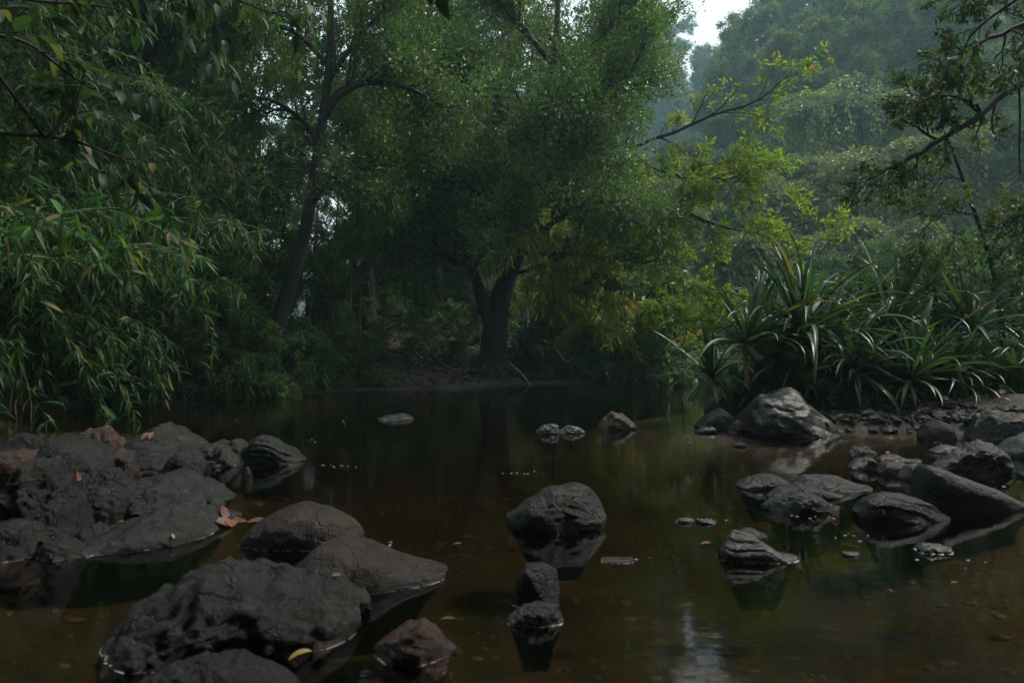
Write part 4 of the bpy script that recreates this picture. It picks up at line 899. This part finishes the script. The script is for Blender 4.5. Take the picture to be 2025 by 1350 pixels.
strap_plant('small low strap-leaved tuft farthest left, trailing into the water', 1410, 750, 8.5, .55, 28, 3, (-.1, -.1))
strap_plant('strap-leaved plant just right of the tallest tuft', 1628, 700, 8.7, .85, 38, 4, (.1, -.2))
strap_plant('strap-leaved plant at the middle back of the islet', 1755, 655, 9.0, .88, 42, 5, (.0, -.1))
strap_plant('strap-leaved plant in front with leaves drooping to the mud', 1800, 752, 8.0, .72, 34, 6, (.0, -.25))
strap_plant('strap-leaved plant with a yellow blade between the middle and front ones', 1690, 735, 8.2, .68, 34, 7, (-.1, -.25))
strap_plant('strap-leaved plant with a tall upright tuft near the right edge', 1930, 655, 8.8, .85, 40, 8, (.05, 0))
strap_plant('strap-leaved plant low against the right edge', 1990, 770, 8.6, .7, 30, 9, (.1, -.2))
strap_plant('strap-leaved plant between the middle one and the right tuft', 1850, 690, 9.1, .8, 34, 10, (.1, -.2))
strap_plant('dark strap-leaved plant deep behind the tallest tuft', 1520, 720, 9.1, .75, 32, 11, (-.2, .1))
strap_plant('strap-leaved plant cut off by the right edge, highest of the row', 2030, 690, 9.2, .9, 34, 12, (-.1, -.1))
strap_plant('strap-leaved plant spilling over the back of the sculpted boulder', 1560, 742, 8.6, .72, 34, 13, (-.1, -.3))
strap_plant('strap-leaved plant low behind the shaded grey rock', 1650, 755, 8.8, .7, 32, 14, (.1, -.3))
strap_plant('strap-leaved plant half hidden behind the front drooping one', 1740, 728, 8.7, .75, 34, 15, (.1, -.2))
strap_plant('strap-leaved plant low between the front one and the dead stem', 1862, 760, 8.5, .65, 30, 16, (.0, -.3))
strap_plant('strap-leaved plant behind the crooked dead stem', 1920, 735, 9.0, .75, 32, 17, (-.1, -.2))
strap_plant('strap-leaved tuft rising highest behind the middle of the islet', 1690, 640, 9.6, .8, 34, 18, (.0, .0))
strap_plant('strap-leaved tuft at the back between the tallest plant and the left one', 1530, 655, 9.4, .75, 30, 19, (-.1, .0))
# loose crooked stems
def stick(name, label, pts, r0, r1, mat, n=12, cat='stick'):
    P = px_path(pts, n); o0 = P[0].copy(); s = Tubes(); s.add(P - o0, np.linspace(r0, r1, n), 7)
    o = obj(name, s.mesh(name), mat); o.location = tuple(o0); tag(o, label, cat); return o
stick('dead_stem', 'tan crooked dead stem among the plants near the right edge', [(1910, 800, 8.2), (1902, 760, 8.2), (1893, 735, 8.2), (1905, 730, 8.25), (1922, 715, 8.3), (1932, 690, 8.35), (1938, 675, 8.4)], .035, .022, M_STEM)
stick('aerial_root', 'curved tan aerial root lying on the rocks left of the sculpted boulder', [(1440, 765, 8.35), (1462, 775, 8.3), (1490, 778, 8.3), (1505, 782, 8.3)], .018, .012, M_STEM, cat='root')
stick('aerial_root', 'sagging tan root hanging below the left strap-leaved plant', [(1484, 722, 8.4), (1500, 742, 8.4), (1525, 755, 8.45), (1550, 752, 8.5), (1570, 740, 8.55)], .018, .014, M_STEM, cat='root')
stick('driftwood_stick', 'pale stick slanting into the water right of the central trunk', [(1008, 718, 15.4), (1030, 738, 15.3), (1052, 766, 15.1)], .03, .02, M_BARK_L)
stick('driftwood_stick', 'bare pale stick poking up from the shrubs below the yellow-green bamboo', [(1098, 690, 16.2), (1120, 662, 16.0), (1140, 638, 15.9)], .03, .018, M_BARK_L)
stick('driftwood_stick', 'hooked pale twig over the dark bank right of the central trunk', [(1100, 690, 15.8), (1115, 712, 15.6), (1126, 714, 15.6), (1136, 700, 15.6)], .018, .012, M_BARK_L)
stick('driftwood_stick', 'thin twig slanting down to the mud in front of the strap-leaved plants', [(1930, 835, 7.9), (1890, 815, 7.9), (1870, 808, 8.0)], .01, .006, M_BARK_L)
stick('hanging_vine', 'dark vine hanging straight down at the right edge', [(2014, 150, 7.4), (2017, 220, 7.4), (2016, 300, 7.4), (2018, 345, 7.4)], .012, .008, M_BARK, cat='vine')
stick('hanging_root', 'pale root strand trailing into the water at the left edge, outer one', [(38, 700, 8.6), (42, 760, 8.6), (30, 800, 8.6), (36, 845, 8.5)], .012, .008, M_STEM, cat='root')
stick('hanging_root', 'pale root strand trailing into the water at the left edge, inner one', [(40, 715, 8.7), (55, 765, 8.6), (62, 810, 8.6), (58, 850, 8.5)], .012, .008, M_STEM, cat='root')
stick('fallen_limb', 'dark thin limb lying across the lower bank left of the central trunk', [(850, 700, 16.2), (880, 725, 15.9), (910, 742, 15.6), (930, 762, 15.3)], .05, .03, M_BARK)

# ------------------------------------------------------------------ near overhanging branches with large leaves
LEAF_O = [strap_mesh('broad_leaf_%d' % i, b, 1, 1, 7, .25, 'lance', 0, tw_, .36) for i, (b, tw_) in enumerate(((.5, 0), (1.0, .25), (1.5, -.25)))]
for me in LEAF_O: me.materials.append(M_OVER)
def overhang(label, root, trunk_r, paths, seed, Ll, per, droop):
    rg = np.random.default_rng(seed); o0 = np.array([root[0], root[1], gz(*root)]); t = thing('overhanging_tree', label, 'tree', tuple(o0))
    tr = Tubes(); tr.add(smooth_path([(0, 0, -.4), (.1, 0, 1.5), (0, .1, 3.2), (.1, 0, 5.0)], 12), np.linspace(trunk_r, trunk_r * .5, 12), 8); obj('trunk', tr.mesh('overhanging_trunk'), M_BARK, t)
    tw = Tubes(); cnt = 0
    for q, r0, sub in paths:
        P = smooth_path([np.array(p) if len(p) == 4 else at(*p) for p in [at(*x) if x[2] > 0 else x for x in q]] if False else [at(*x) for x in q], 20) - o0
        P = np.vstack([smooth_path([(0.05, 0, 3.6), .5 * (np.array([0.05, 0, 3.6]) + P[0]) + np.array([0, 0, .2]), P[0]], 8)[:-1], P])
        lm = Tubes(); lm.add(P, np.linspace(r0, .004, len(P)), 6); lo = obj('limb', lm.mesh('overhanging_limb'), M_BARK, t)
        for i in range(sub):
            p, d = along(P, rg.uniform(.35, .99)); c = wander(p, perp_dir(d, .8, rg), rg.uniform(1.6, 3.2) * Ll, 5, .15, -.06, rg); tw.add(c, np.linspace(.03, .012, len(c)) * Ll, 4)
            for k in range(per):
                a, dd = along(c, min(.25 + .75 * k / per, .999)); sd = (1 if k % 2 else -1)
                dv = nrm(dd * .6 + nrm(np.cross(dd, [0, 0, 1.])) * sd * .7 + np.array([0, 0, -droop]) + rg.normal(0, .2, 3))
                l = Ll * rg.uniform(.7, 1.2); place_leaf('leaf', LEAF_O[int(rg.integers(3))], a, dv, nrm(np.array([0, 0, 1]) + rg.normal(0, .35, 3)), l, l * rg.uniform(.3, .42), lo); cnt += 1
    obj('twigs', tw.mesh('overhanging_twigs'), M_BARK, t, 'stuff')
overhang('dark overhanging branches with broad leaves close to the camera, upper left', (-3.9, 3.6), .12, [
    ([(-150, 250, 3.9), (20, 265, 4.1), (130, 275, 4.3), (230, 310, 4.5), (290, 345, 4.6)], .02, 9),
    ([(-120, 60, 3.8), (40, 80, 4.1), (140, 150, 4.3), (190, 180, 4.4)], .018, 8),
    ([(-120, -40, 4.2), (60, 0, 4.5), (180, 10, 4.7), (240, 20, 4.8)], .018, 8),
    ([(90, 275, 4.2), (140, 220, 4.3), (165, 190, 4.4)], .012, 4)], 201, .15, 6, .35)
overhang('blurred dark leafy bough hanging into the top centre of the picture', (-3.6, 1.2), .11, [
    ([(0, -760, 1.6), (450, -460, 1.55), (720, -290, 1.5), (850, -195, 1.5), (920, -150, 1.5)], .012, 12),
    ([(200, -700, 1.7), (620, -420, 1.6), (850, -290, 1.6), (960, -200, 1.6)], .010, 12),
    ([(0, -580, 1.9), (360, -400, 1.8), (560, -250, 1.8), (680, -170, 1.8)], .009, 8)], 202, .075, 6, .45)
overhang('bough with long drooping brownish leaves along the top edge left of centre', (-5.2, 5.0), .12, [
    ([(60, -220, 5.6), (250, -100, 5.8), (400, -30, 6.0), (520, 20, 6.1), (610, 45, 6.2)], .022, 12),
    ([(60, -160, 5.8), (220, -60, 6.0), (340, 0, 6.1), (420, 50, 6.2)], .018, 9)], 203, .20, 6, .7)
overhang('leafy bough entering from the top right corner', (4.9, 3.4), .12, [
    ([(2300, -150, 4.6), (2120, -60, 4.8), (2010, 0, 5.0), (1930, 60, 5.1), (1900, 110, 5.2)], .02, 10),
    ([(2300, -60, 4.8), (2140, 20, 5.0), (2050, 90, 5.1), (2000, 150, 5.2)], .018, 8)], 204, .10, 6, .3)

# ------------------------------------------------------------------ grasses and leaf litter
def tuft(label, x, y, n, L_, seed, mat=None):
    rg = np.random.default_rng(seed); z = gz(x, y); t = thing('grass_tuft', label, 'grass', (x, y, max(z, -.05)))
    V = []; Q = []; tone = []; c = 0
    for i in range(n):
        az = rg.uniform(0, 6.28); r = np.array([math.cos(az), math.sin(az), 0]); el = rg.uniform(.7, 1.4); l = L_ * rg.uniform(.6, 1.2); p = np.append(rg.normal(0, .08, 2), 0); a = el; s = np.array([-r[1], r[0], 0])
        for k in range(7):
            w = .011 * (1 - (k / 6) ** 2) + .001; V += [p - s * w, p + s * w]; p = p + (r * math.cos(a) + np.array([0, 0, math.sin(a)])) * l / 6; a -= rg.uniform(.2, .5)
        Q += [(c + 2 * k, c + 2 * k + 1, c + 2 * k + 3, c + 2 * k + 2) for k in range(6)]; tone += [rg.random()] * 14; c += 14
    obj('blades', raw_mesh('grass_blades', V, Q, tone), mat or M_GRASS, t, 'stuff'); return t
for i, (px, Y, n, l, lab) in enumerate([
    (1205, 16.4, 70, 1.3, 'long grass tuft hanging to the water left of the water gap'), (1250, 17.0, 90, 1.5, 'longest arching grass tuft at the edge of the water gap'), (1282, 17.6, 60, 1.1, 'grass tuft at the very corner of the bank by the water gap'),
    (985, 15.7, 40, .9, 'small grass tuft at the foot of the central trunk'), (630, 14.0, 80, 1.5, 'fine grass tuft right of the leaning trunk'), (665, 14.4, 60, 1.2, 'shorter grass tuft beside the fine one right of the leaning trunk'),
    (1160, 16.4, 50, 1.0, 'grass tuft in the dark bank below the yellow-green bamboo'), (575, 13.2, 50, 1.1, 'grass tuft at the base of the leaning trunk')]):
    tuft(lab, (px - CX) / F * Y, Y, n, l, 300 + i)
SHORE = [(470, 11.7), (520, 12.4), (555, 12.9), (600, 13.2), (650, 13.7), (700, 13.9), (745, 14.1), (790, 14.2), (835, 14.3), (880, 14.4), (920, 14.9), (950, 15.5), (1020, 15.9), (1060, 16.1), (1100, 16.2), (1135, 16.3), (1180, 16.7), (1225, 17.1), (1262, 17.5), (150, 10.7), (230, 11.0), (310, 11.1), (390, 11.2)]
SHORE += [(px + 22, Y + .05) for px, Y in SHORE]
SHORE = [q for q in SHORE if not (700 < q[0] < 1085)]
for i, (px, Y) in enumerate(SHORE):
    t_ = tuft('ragged grass clump hanging over the dark edge of the far bank', (px - CX) / F * Y + rs.uniform(-.2, .2), Y + rs.uniform(.05, .4), rs.randint(30, 60), rs.uniform(.5, 1.0), 340 + i); t_['group'] = 'grass clumps along the far bank edge'
    place_tree(PB[i % 2], 'shore_shrub', 'low leafy sprig at the waterline of the far bank', (px + rs.uniform(-15, 15) - CX) / F * Y, Y + rs.uniform(-.15, .4), rs.uniform(0, 6.28), rs.uniform(.25, .42), 'sprigs along the far bank edge', cat='shrub')
for i in range(26):
    px = rs.uniform(1480, 2020); Y = rs.uniform(8.2, 9.8); x = (px - CX) / F * Y
    if gz(x, Y) < .06: continue
    place_tree(PB[i % 2], 'islet_sprig', 'small green sprig between the strap-leaved plants of the islet', x, Y, rs.uniform(0, 6.28), rs.uniform(.14, .28), 'sprigs on the islet', cat='shrub')
    t_ = tuft('thin grass clump between the strap-leaved plants of the islet', x + rs.uniform(-.3, .3), Y, rs.randint(20, 40), rs.uniform(.3, .6), 420 + i); t_['group'] = 'grass clumps on the islet'
for i, (px, Y, sc_) in enumerate([(705, 17.2, .3), (735, 15.6, .22), (790, 18.4, .3), (815, 16.0, .2), (850, 17.4, .26), (885, 16.4, .22), (905, 18.6, .3), (760, 20.5, .5), (840, 21.0, .5), (925, 17.2, .25), (690, 19.5, .5), (875, 19.6, .35)]):
    place_tree(PB[i % 2], 'bank_seedling_shrub', 'small seedling shrub on the leaf-strewn bank left of the central trunk', (px - CX) / F * Y, Y, rs.uniform(0, 6.28), sc_ * 1.2, 'seedlings on the leaf-strewn bank', cat='shrub')
for i, (pts, r_) in enumerate([([(700, 705, 16.6), (760, 716, 16.2), (830, 712, 16.3)], .03), ([(860, 735, 15.4), (890, 722, 15.8), (905, 700, 16.3)], .035), ([(760, 690, 17.2), (800, 678, 17.6), (845, 684, 17.4)], .025), ([(930, 742, 15.6), (950, 730, 16.0), (962, 715, 16.4)], .06), ([(1005, 722, 16.4), (1030, 742, 15.9), (1048, 752, 15.6)], .05)]):
    q_ = [(x_, CY + (H - gz((x_ - CX) / F * Y_, Y_) - r_) * F / Y_, Y_) for x_, y_, Y_ in pts]
    stick('fallen_twig' if i < 3 else 'surface_root', ['long dry twig lying low on the leaf-strewn bank', 'dry twig slanting up the bank towards the central trunk', 'farthest dry twig on the leaf-strewn bank', 'surface root left of the central trunk', 'surface root right of the central trunk'][i], q_, r_, r_ * .5, M_BARK, cat='twig' if i < 3 else 'root')
# young broad-leaved plant on the bank
o6 = np.array([(765 - CX) / F * 17.2, 17.2, 0]); o6[2] = gz(o6[0], o6[1])
t = thing('bank_seedling', 'young plant with a few broad upright leaves on the leaf-strewn bank', 'plant', tuple(o6)); st = Tubes(); st.add(np.array([(0, 0, -.05), (.02, 0, .3), (0, 0, .6)]), [.012, .01, .006], 6); obj('stem', st.mesh('seedling_stem'), M_CULM, t)
for i in range(9):
    az = i * 2.4; place_leaf('leaf', LEAF_O[i % 3], (0, 0, .3 + .035 * i), (math.cos(az), math.sin(az), .6), (-.3 * math.cos(az), -.3 * math.sin(az), 1), .34, .13, t)

def scatter(n, x0, x1, y0, y1, zmin, zmax, rg):
    X = rg.uniform(x0, x1, n); Y = rg.uniform(y0, y1, n); Z = ground_z(X, Y); k = (Z > zmin) & (Z < zmax); return np.stack([X, Y, Z], 1)[k]
rg = np.random.default_rng(401)
P = np.vstack([scatter(16000, -9, 4, 12, 22, .05, 1.6, rg), scatter(350, 2.2, 7, 7, 10.5, .06, .5, rg)]); n = len(P); az = rg.uniform(0, 6.28, n)
D = np.stack([np.cos(az), np.sin(az), rg.normal(0, .25, n)], 1); P[:, 2] += .02
lit = obj('leaf_litter', leaves_mesh('leaf_litter', P, D, nrm(np.array([0, 0, 1.]) + rg.normal(0, .4, (n, 3))), rg.uniform(.07, .17, n), rg.uniform(.03, .07, n), rg.random(n), leaf2, .05), M_DEAD)
lit['kind'] = 'stuff'; lit['label'] = 'dry brown leaves strewn over the banks'

# pebbles on the river bed
rg = np.random.default_rng(402)
V0, T0 = ico(1); P = scatter(3600, -3.2, 4.2, 1.2, 8, -.7, -.04, rg); n = len(P); sz = np.clip(np.exp(rg.normal(-3.9, .55, n)), .008, .07); P[:, 2] -= sz * .25
V = P[:, None] + V0[None] * (sz[:, None] * rg.uniform(.6, 1.3, (n, 3)) * np.array([1, 1, .5]))[:, None] * rg.uniform(.7, 1.2, (n, len(V0), 1))
T = (T0[None] + (np.arange(n) * len(V0))[:, None, None]).reshape(-1, 3)
pb = obj('pebbles', raw_mesh('pebbles', V.reshape(-1, 3), T, np.repeat(rg.random(n), len(V0)), True), None)
m, nt, nw = new_mat('pebble'); a_ = N(nt, 'ShaderNodeAttribute', attribute_name='tone'); r_ = ramp(nt, [(0, (.02, .012, .006)), (.5, (.06, .032, .014)), (.8, (.085, .06, .025)), (1, (.12, .09, .05))]); nt.links.new(a_.outputs['Fac'], r_.inputs[0])
p_ = nw('ShaderNodeBsdfPrincipled'); p_.inputs['Roughness'].default_value = .6; nt.links.new(r_.outputs[0], p_.inputs['Base Color']); o_ = nw('ShaderNodeOutputMaterial'); nt.links.new(p_.outputs[0], o_.inputs[0])
rg = np.random.default_rng(404); P2 = scatter(9000, 2.0, 8.5, 6.2, 9.2, .0, .22, rg); n2_ = len(P2); sz = np.clip(np.exp(rg.normal(-3.75, .6, n2_)), .01, .10); P2[:, 2] += sz * .1
V = P2[:, None] + V0[None] * (sz[:, None] * rg.uniform(.6, 1.3, (n2_, 3)) * np.array([1, 1, .6]))[:, None] * rg.uniform(.7, 1.2, (n2_, len(V0), 1)); T = (T0[None] + (np.arange(n2_) * len(V0))[:, None, None]).reshape(-1, 3)
sh = obj('shore_shingle', raw_mesh('shore_shingle', V.reshape(-1, 3), T, None, False), R_DARK); sh['kind'] = 'stuff'; sh['label'] = 'dark broken shingle along the edge of the plant islet'
pb.data.materials.append(m); pb['kind'] = 'stuff'; pb['label'] = 'rusty brown pebbles under the shallow water'

rg = np.random.default_rng(403)
FP = []
for cx_, cy_, n_, sx_, sy_ in ((1020, 936, 7, 26, 2), (660, 922, 8, 15, 2), (612, 873, 4, 6, 2), (1220, 1108, 10, 26, 4), (1380, 1030, 10, 30, 4), (1680, 1062, 6, 22, 6), (1600, 1022, 7, 40, 3), (1860, 875, 6, 10, 2), (770, 1076, 3, 3, 2), (690, 830, 6, 120, 8), (1362, 795, 3, 8, 2), (900, 770, 8, 90, 6), (1880, 1110, 6, 30, 10)):
    for _ in range(n_): FP.append((cx_ + rg.normal(0, sx_), cy_ + rg.normal(0, sy_)))
V = []; T = []
for px, py in FP:
    c = at(px, py, wy(py)); r = rg.uniform(.0015, .006) * (1 + wy(py) * .12); b0 = len(V); V.append((c[0], c[1], .006))
    for k in range(6): a = k * math.pi / 3; V.append((c[0] + math.cos(a) * r * rg.uniform(.6, 1.8), c[1] + math.sin(a) * r * rg.uniform(.5, 1.1), .003))
    T += [(b0, b0 + 1 + k, b0 + 1 + (k + 1) % 6) for k in range(6)]
fo = obj('foam_flecks', raw_mesh('foam_flecks', V, T, smooth=True), plain('foam', (.12, .14, .14), (.3, .32, .32), .5, 30, .1)); fo['kind'] = 'stuff'; fo['label'] = 'white foam flecks and specks drifting on the water'

# ------------------------------------------------------------------ fallen leaves
bpy.context.view_layer.update()
DG = bpy.context.evaluated_depsgraph_get()
def solid(name, c, rough=.4):
    return plain(name, tuple(v * .75 for v in c), c, rough, 40, .15)
FL = {'red': solid('fallen_red', (.15, .014, .008), .7), 'orange': solid('fallen_orange', (.17, .055, .01), .7), 'yellow': solid('fallen_yellow', (.24, .18, .035), .6), 'brown': solid('fallen_brown', (.10, .028, .012), .6), 'tan': solid('fallen_tan', (.12, .065, .03), .8), 'pale': solid('fallen_pale', (.22, .2, .14), .7)}
LEAF_F = {k: [] for k in FL}
for k, mt in FL.items():
    for i, bnd in enumerate((.4, 1.0)):
        me = strap_mesh('fallen_leaf_%s_%d' % (k, i), bnd, 1, 1, 6, .35, 'lance', bnd * .4, .4, .4); me.materials.append(mt); LEAF_F[k].append(me)
def fallen(label, px, py, c, L_, az, wide=.42, on='any', tilt=0.0):
    d = Vector(((px - CX) / F, 1, -(py - CY) / F)).normalized()
    o_ = Vector((0, 0, H)); hit = None
    for _ in range(6):
        ok, p, nn, idx, ob, mtx = SC.ray_cast(DG, o_, d)
        if not ok: break
        if ob.name.startswith(('water', 'boulder', 'stone', 'ground')): hit = (p, nn); break
        o_ = p + d * .02
    if hit is None: return
    p, nn = hit
    if nn.dot(d) > 0: nn = -nn
    nn = (nn + Vector((0, 0, .6))).normalized(); D = Vector((math.cos(az), math.sin(az), tilt)); D = (D - nn * D.dot(nn) * (1 - abs(tilt))).normalized()
    o = place_leaf('fallen_leaf', LEAF_F[c][len(label) % 2], tuple(p + nn * .006), D, nn, L_ * .75, L_ * .75 * wide, None)
    tag(o, label, 'leaf')
fallen('red leaf on the sculpted boulder under the strap-leaved plants', 1590, 829, 'red', .10, .3)
fallen('second red leaf higher up on the sculpted boulder', 1572, 812, 'red', .10, 2.5)
fallen('small reddish leaf on the dark stone beside the sculpted boulder', 1453, 836, 'red', .09, .2)
fallen('bright red leaf on the crest of the narrow stone', 1754, 899, 'red', .07, .8, .6)
fallen('dark red leaf on the long wedge rock, upper one', 1968, 956, 'red', .05, 2.6, .6)
fallen('dark red leaf on the long wedge rock, lower one', 1984, 966, 'red', .05, .6, .6)
fallen('large red leaf on the broad boulder at the right edge', 1998, 834, 'red', .16, .2, .5)
fallen('smaller red leaf on the left slope of the broad boulder', 1936, 828, 'red', .11, 1.0)
fallen('pale dry leaf below the red one on the broad boulder', 1975, 840, 'pale', .14, .4)
fallen('orange leaf floating in mid stream left of the humped rock', 897, 1078, 'orange', .05, .2, .3)
fallen('orange leaf floating left of the streaked shiny rock', 1386, 1078, 'orange', .07, .3, .28)
fallen('orange leaf stuck on the back edge of the large grey boulder', 655, 1141, 'orange', .05, .8, .3)
fallen('long orange leaf under water behind the small reddish rock', 870, 1228, 'orange', .07, .05, .2)
fallen('yellow-green leaf floating in the bottom left behind the low rough rock', 570, 1310, 'yellow', .10, .7, .25)
fallen('small orange leaf floating in the lower right', 1766, 1173, 'orange', .045, 2.4, .35)
fallen('tiny orange leaf floating farther right of the lower right one', 1880, 1155, 'orange', .04, .1, .3)
fallen('orange leaf wedged beside the lumpy rock on the left outcrop', 150, 952, 'brown', .13, 2.5, .4)
fallen('small orange scrap at the top of the sloping slab', 230, 1036, 'orange', .05, .4, .6)
fallen('pale yellow scrap of leaf on the sloping slab', 345, 1066, 'pale', .04, 2.6, .5)
fallen('upright dry yellow leaf on the ribbed slab of the outcrop', 280, 872, 'tan', .13, 1.3, .4, tilt=.6)
fallen('second upright dry leaf beside the yellow one on the outcrop', 296, 870, 'orange', .12, 1.7, .35, tilt=.6)
fallen('thin pink-brown leaf on the crest of the left outcrop', 345, 867, 'tan', .09, .1, .25)
for i, (px, py, c, az, lab) in enumerate([(425, 1032, 'red', .6, 'pink-red leaf at the left end of the wet leaf heap'), (447, 1036, 'brown', .1, 'broad rust leaf in the middle of the wet leaf heap'), (470, 1030, 'brown', 2.8, 'curled rust leaf at the right of the wet leaf heap'), (488, 1036, 'brown', .4, 'brown leaf of the wet heap against the rounded brown boulder'), (458, 1044, 'orange', 1.9, 'orange-brown leaf lowest in the wet leaf heap'), (440, 1026, 'brown', 2.2, 'dark rust leaf at the top of the wet leaf heap')]):
    fallen(lab, px, py, 'brown' if c == 'red' else c, .14, az, .55)
fallen('yellow dry leaf on the mud right of the sculpted boulder', 1655, 853, 'tan', .12, .5, .35)
fallen('tan dry leaf on the mud beside the yellow one', 1643, 846, 'tan', .12, 2.2, .35)

# ------------------------------------------------------------------ haze
x0, x1, y0, y1, z0, z1 = -125, 165, -46, 268, -4.0, 78.0
hv = [(x0, y0, z0), (x1, y0, z0), (x1, y1, z0), (x0, y1, z0), (x0, y0, z1), (x1, y0, z1), (x1, y1, z1), (x0, y1, z1)]
m, nt, nw = new_mat('haze_air'); pv = nw('ShaderNodeVolumePrincipled'); pv.inputs['Color'].default_value = (.52, .84, .95, 1); pv.inputs['Density'].default_value = .0015
pv.inputs['Anisotropy'].default_value = .25
o_ = nw('ShaderNodeOutputMaterial'); nt.links.new(pv.outputs[0], o_.inputs[1])
hz = obj('haze', raw_mesh('haze', hv, wf), m); hz['kind'] = 'stuff'; hz['label'] = 'thin morning haze filling the valley'
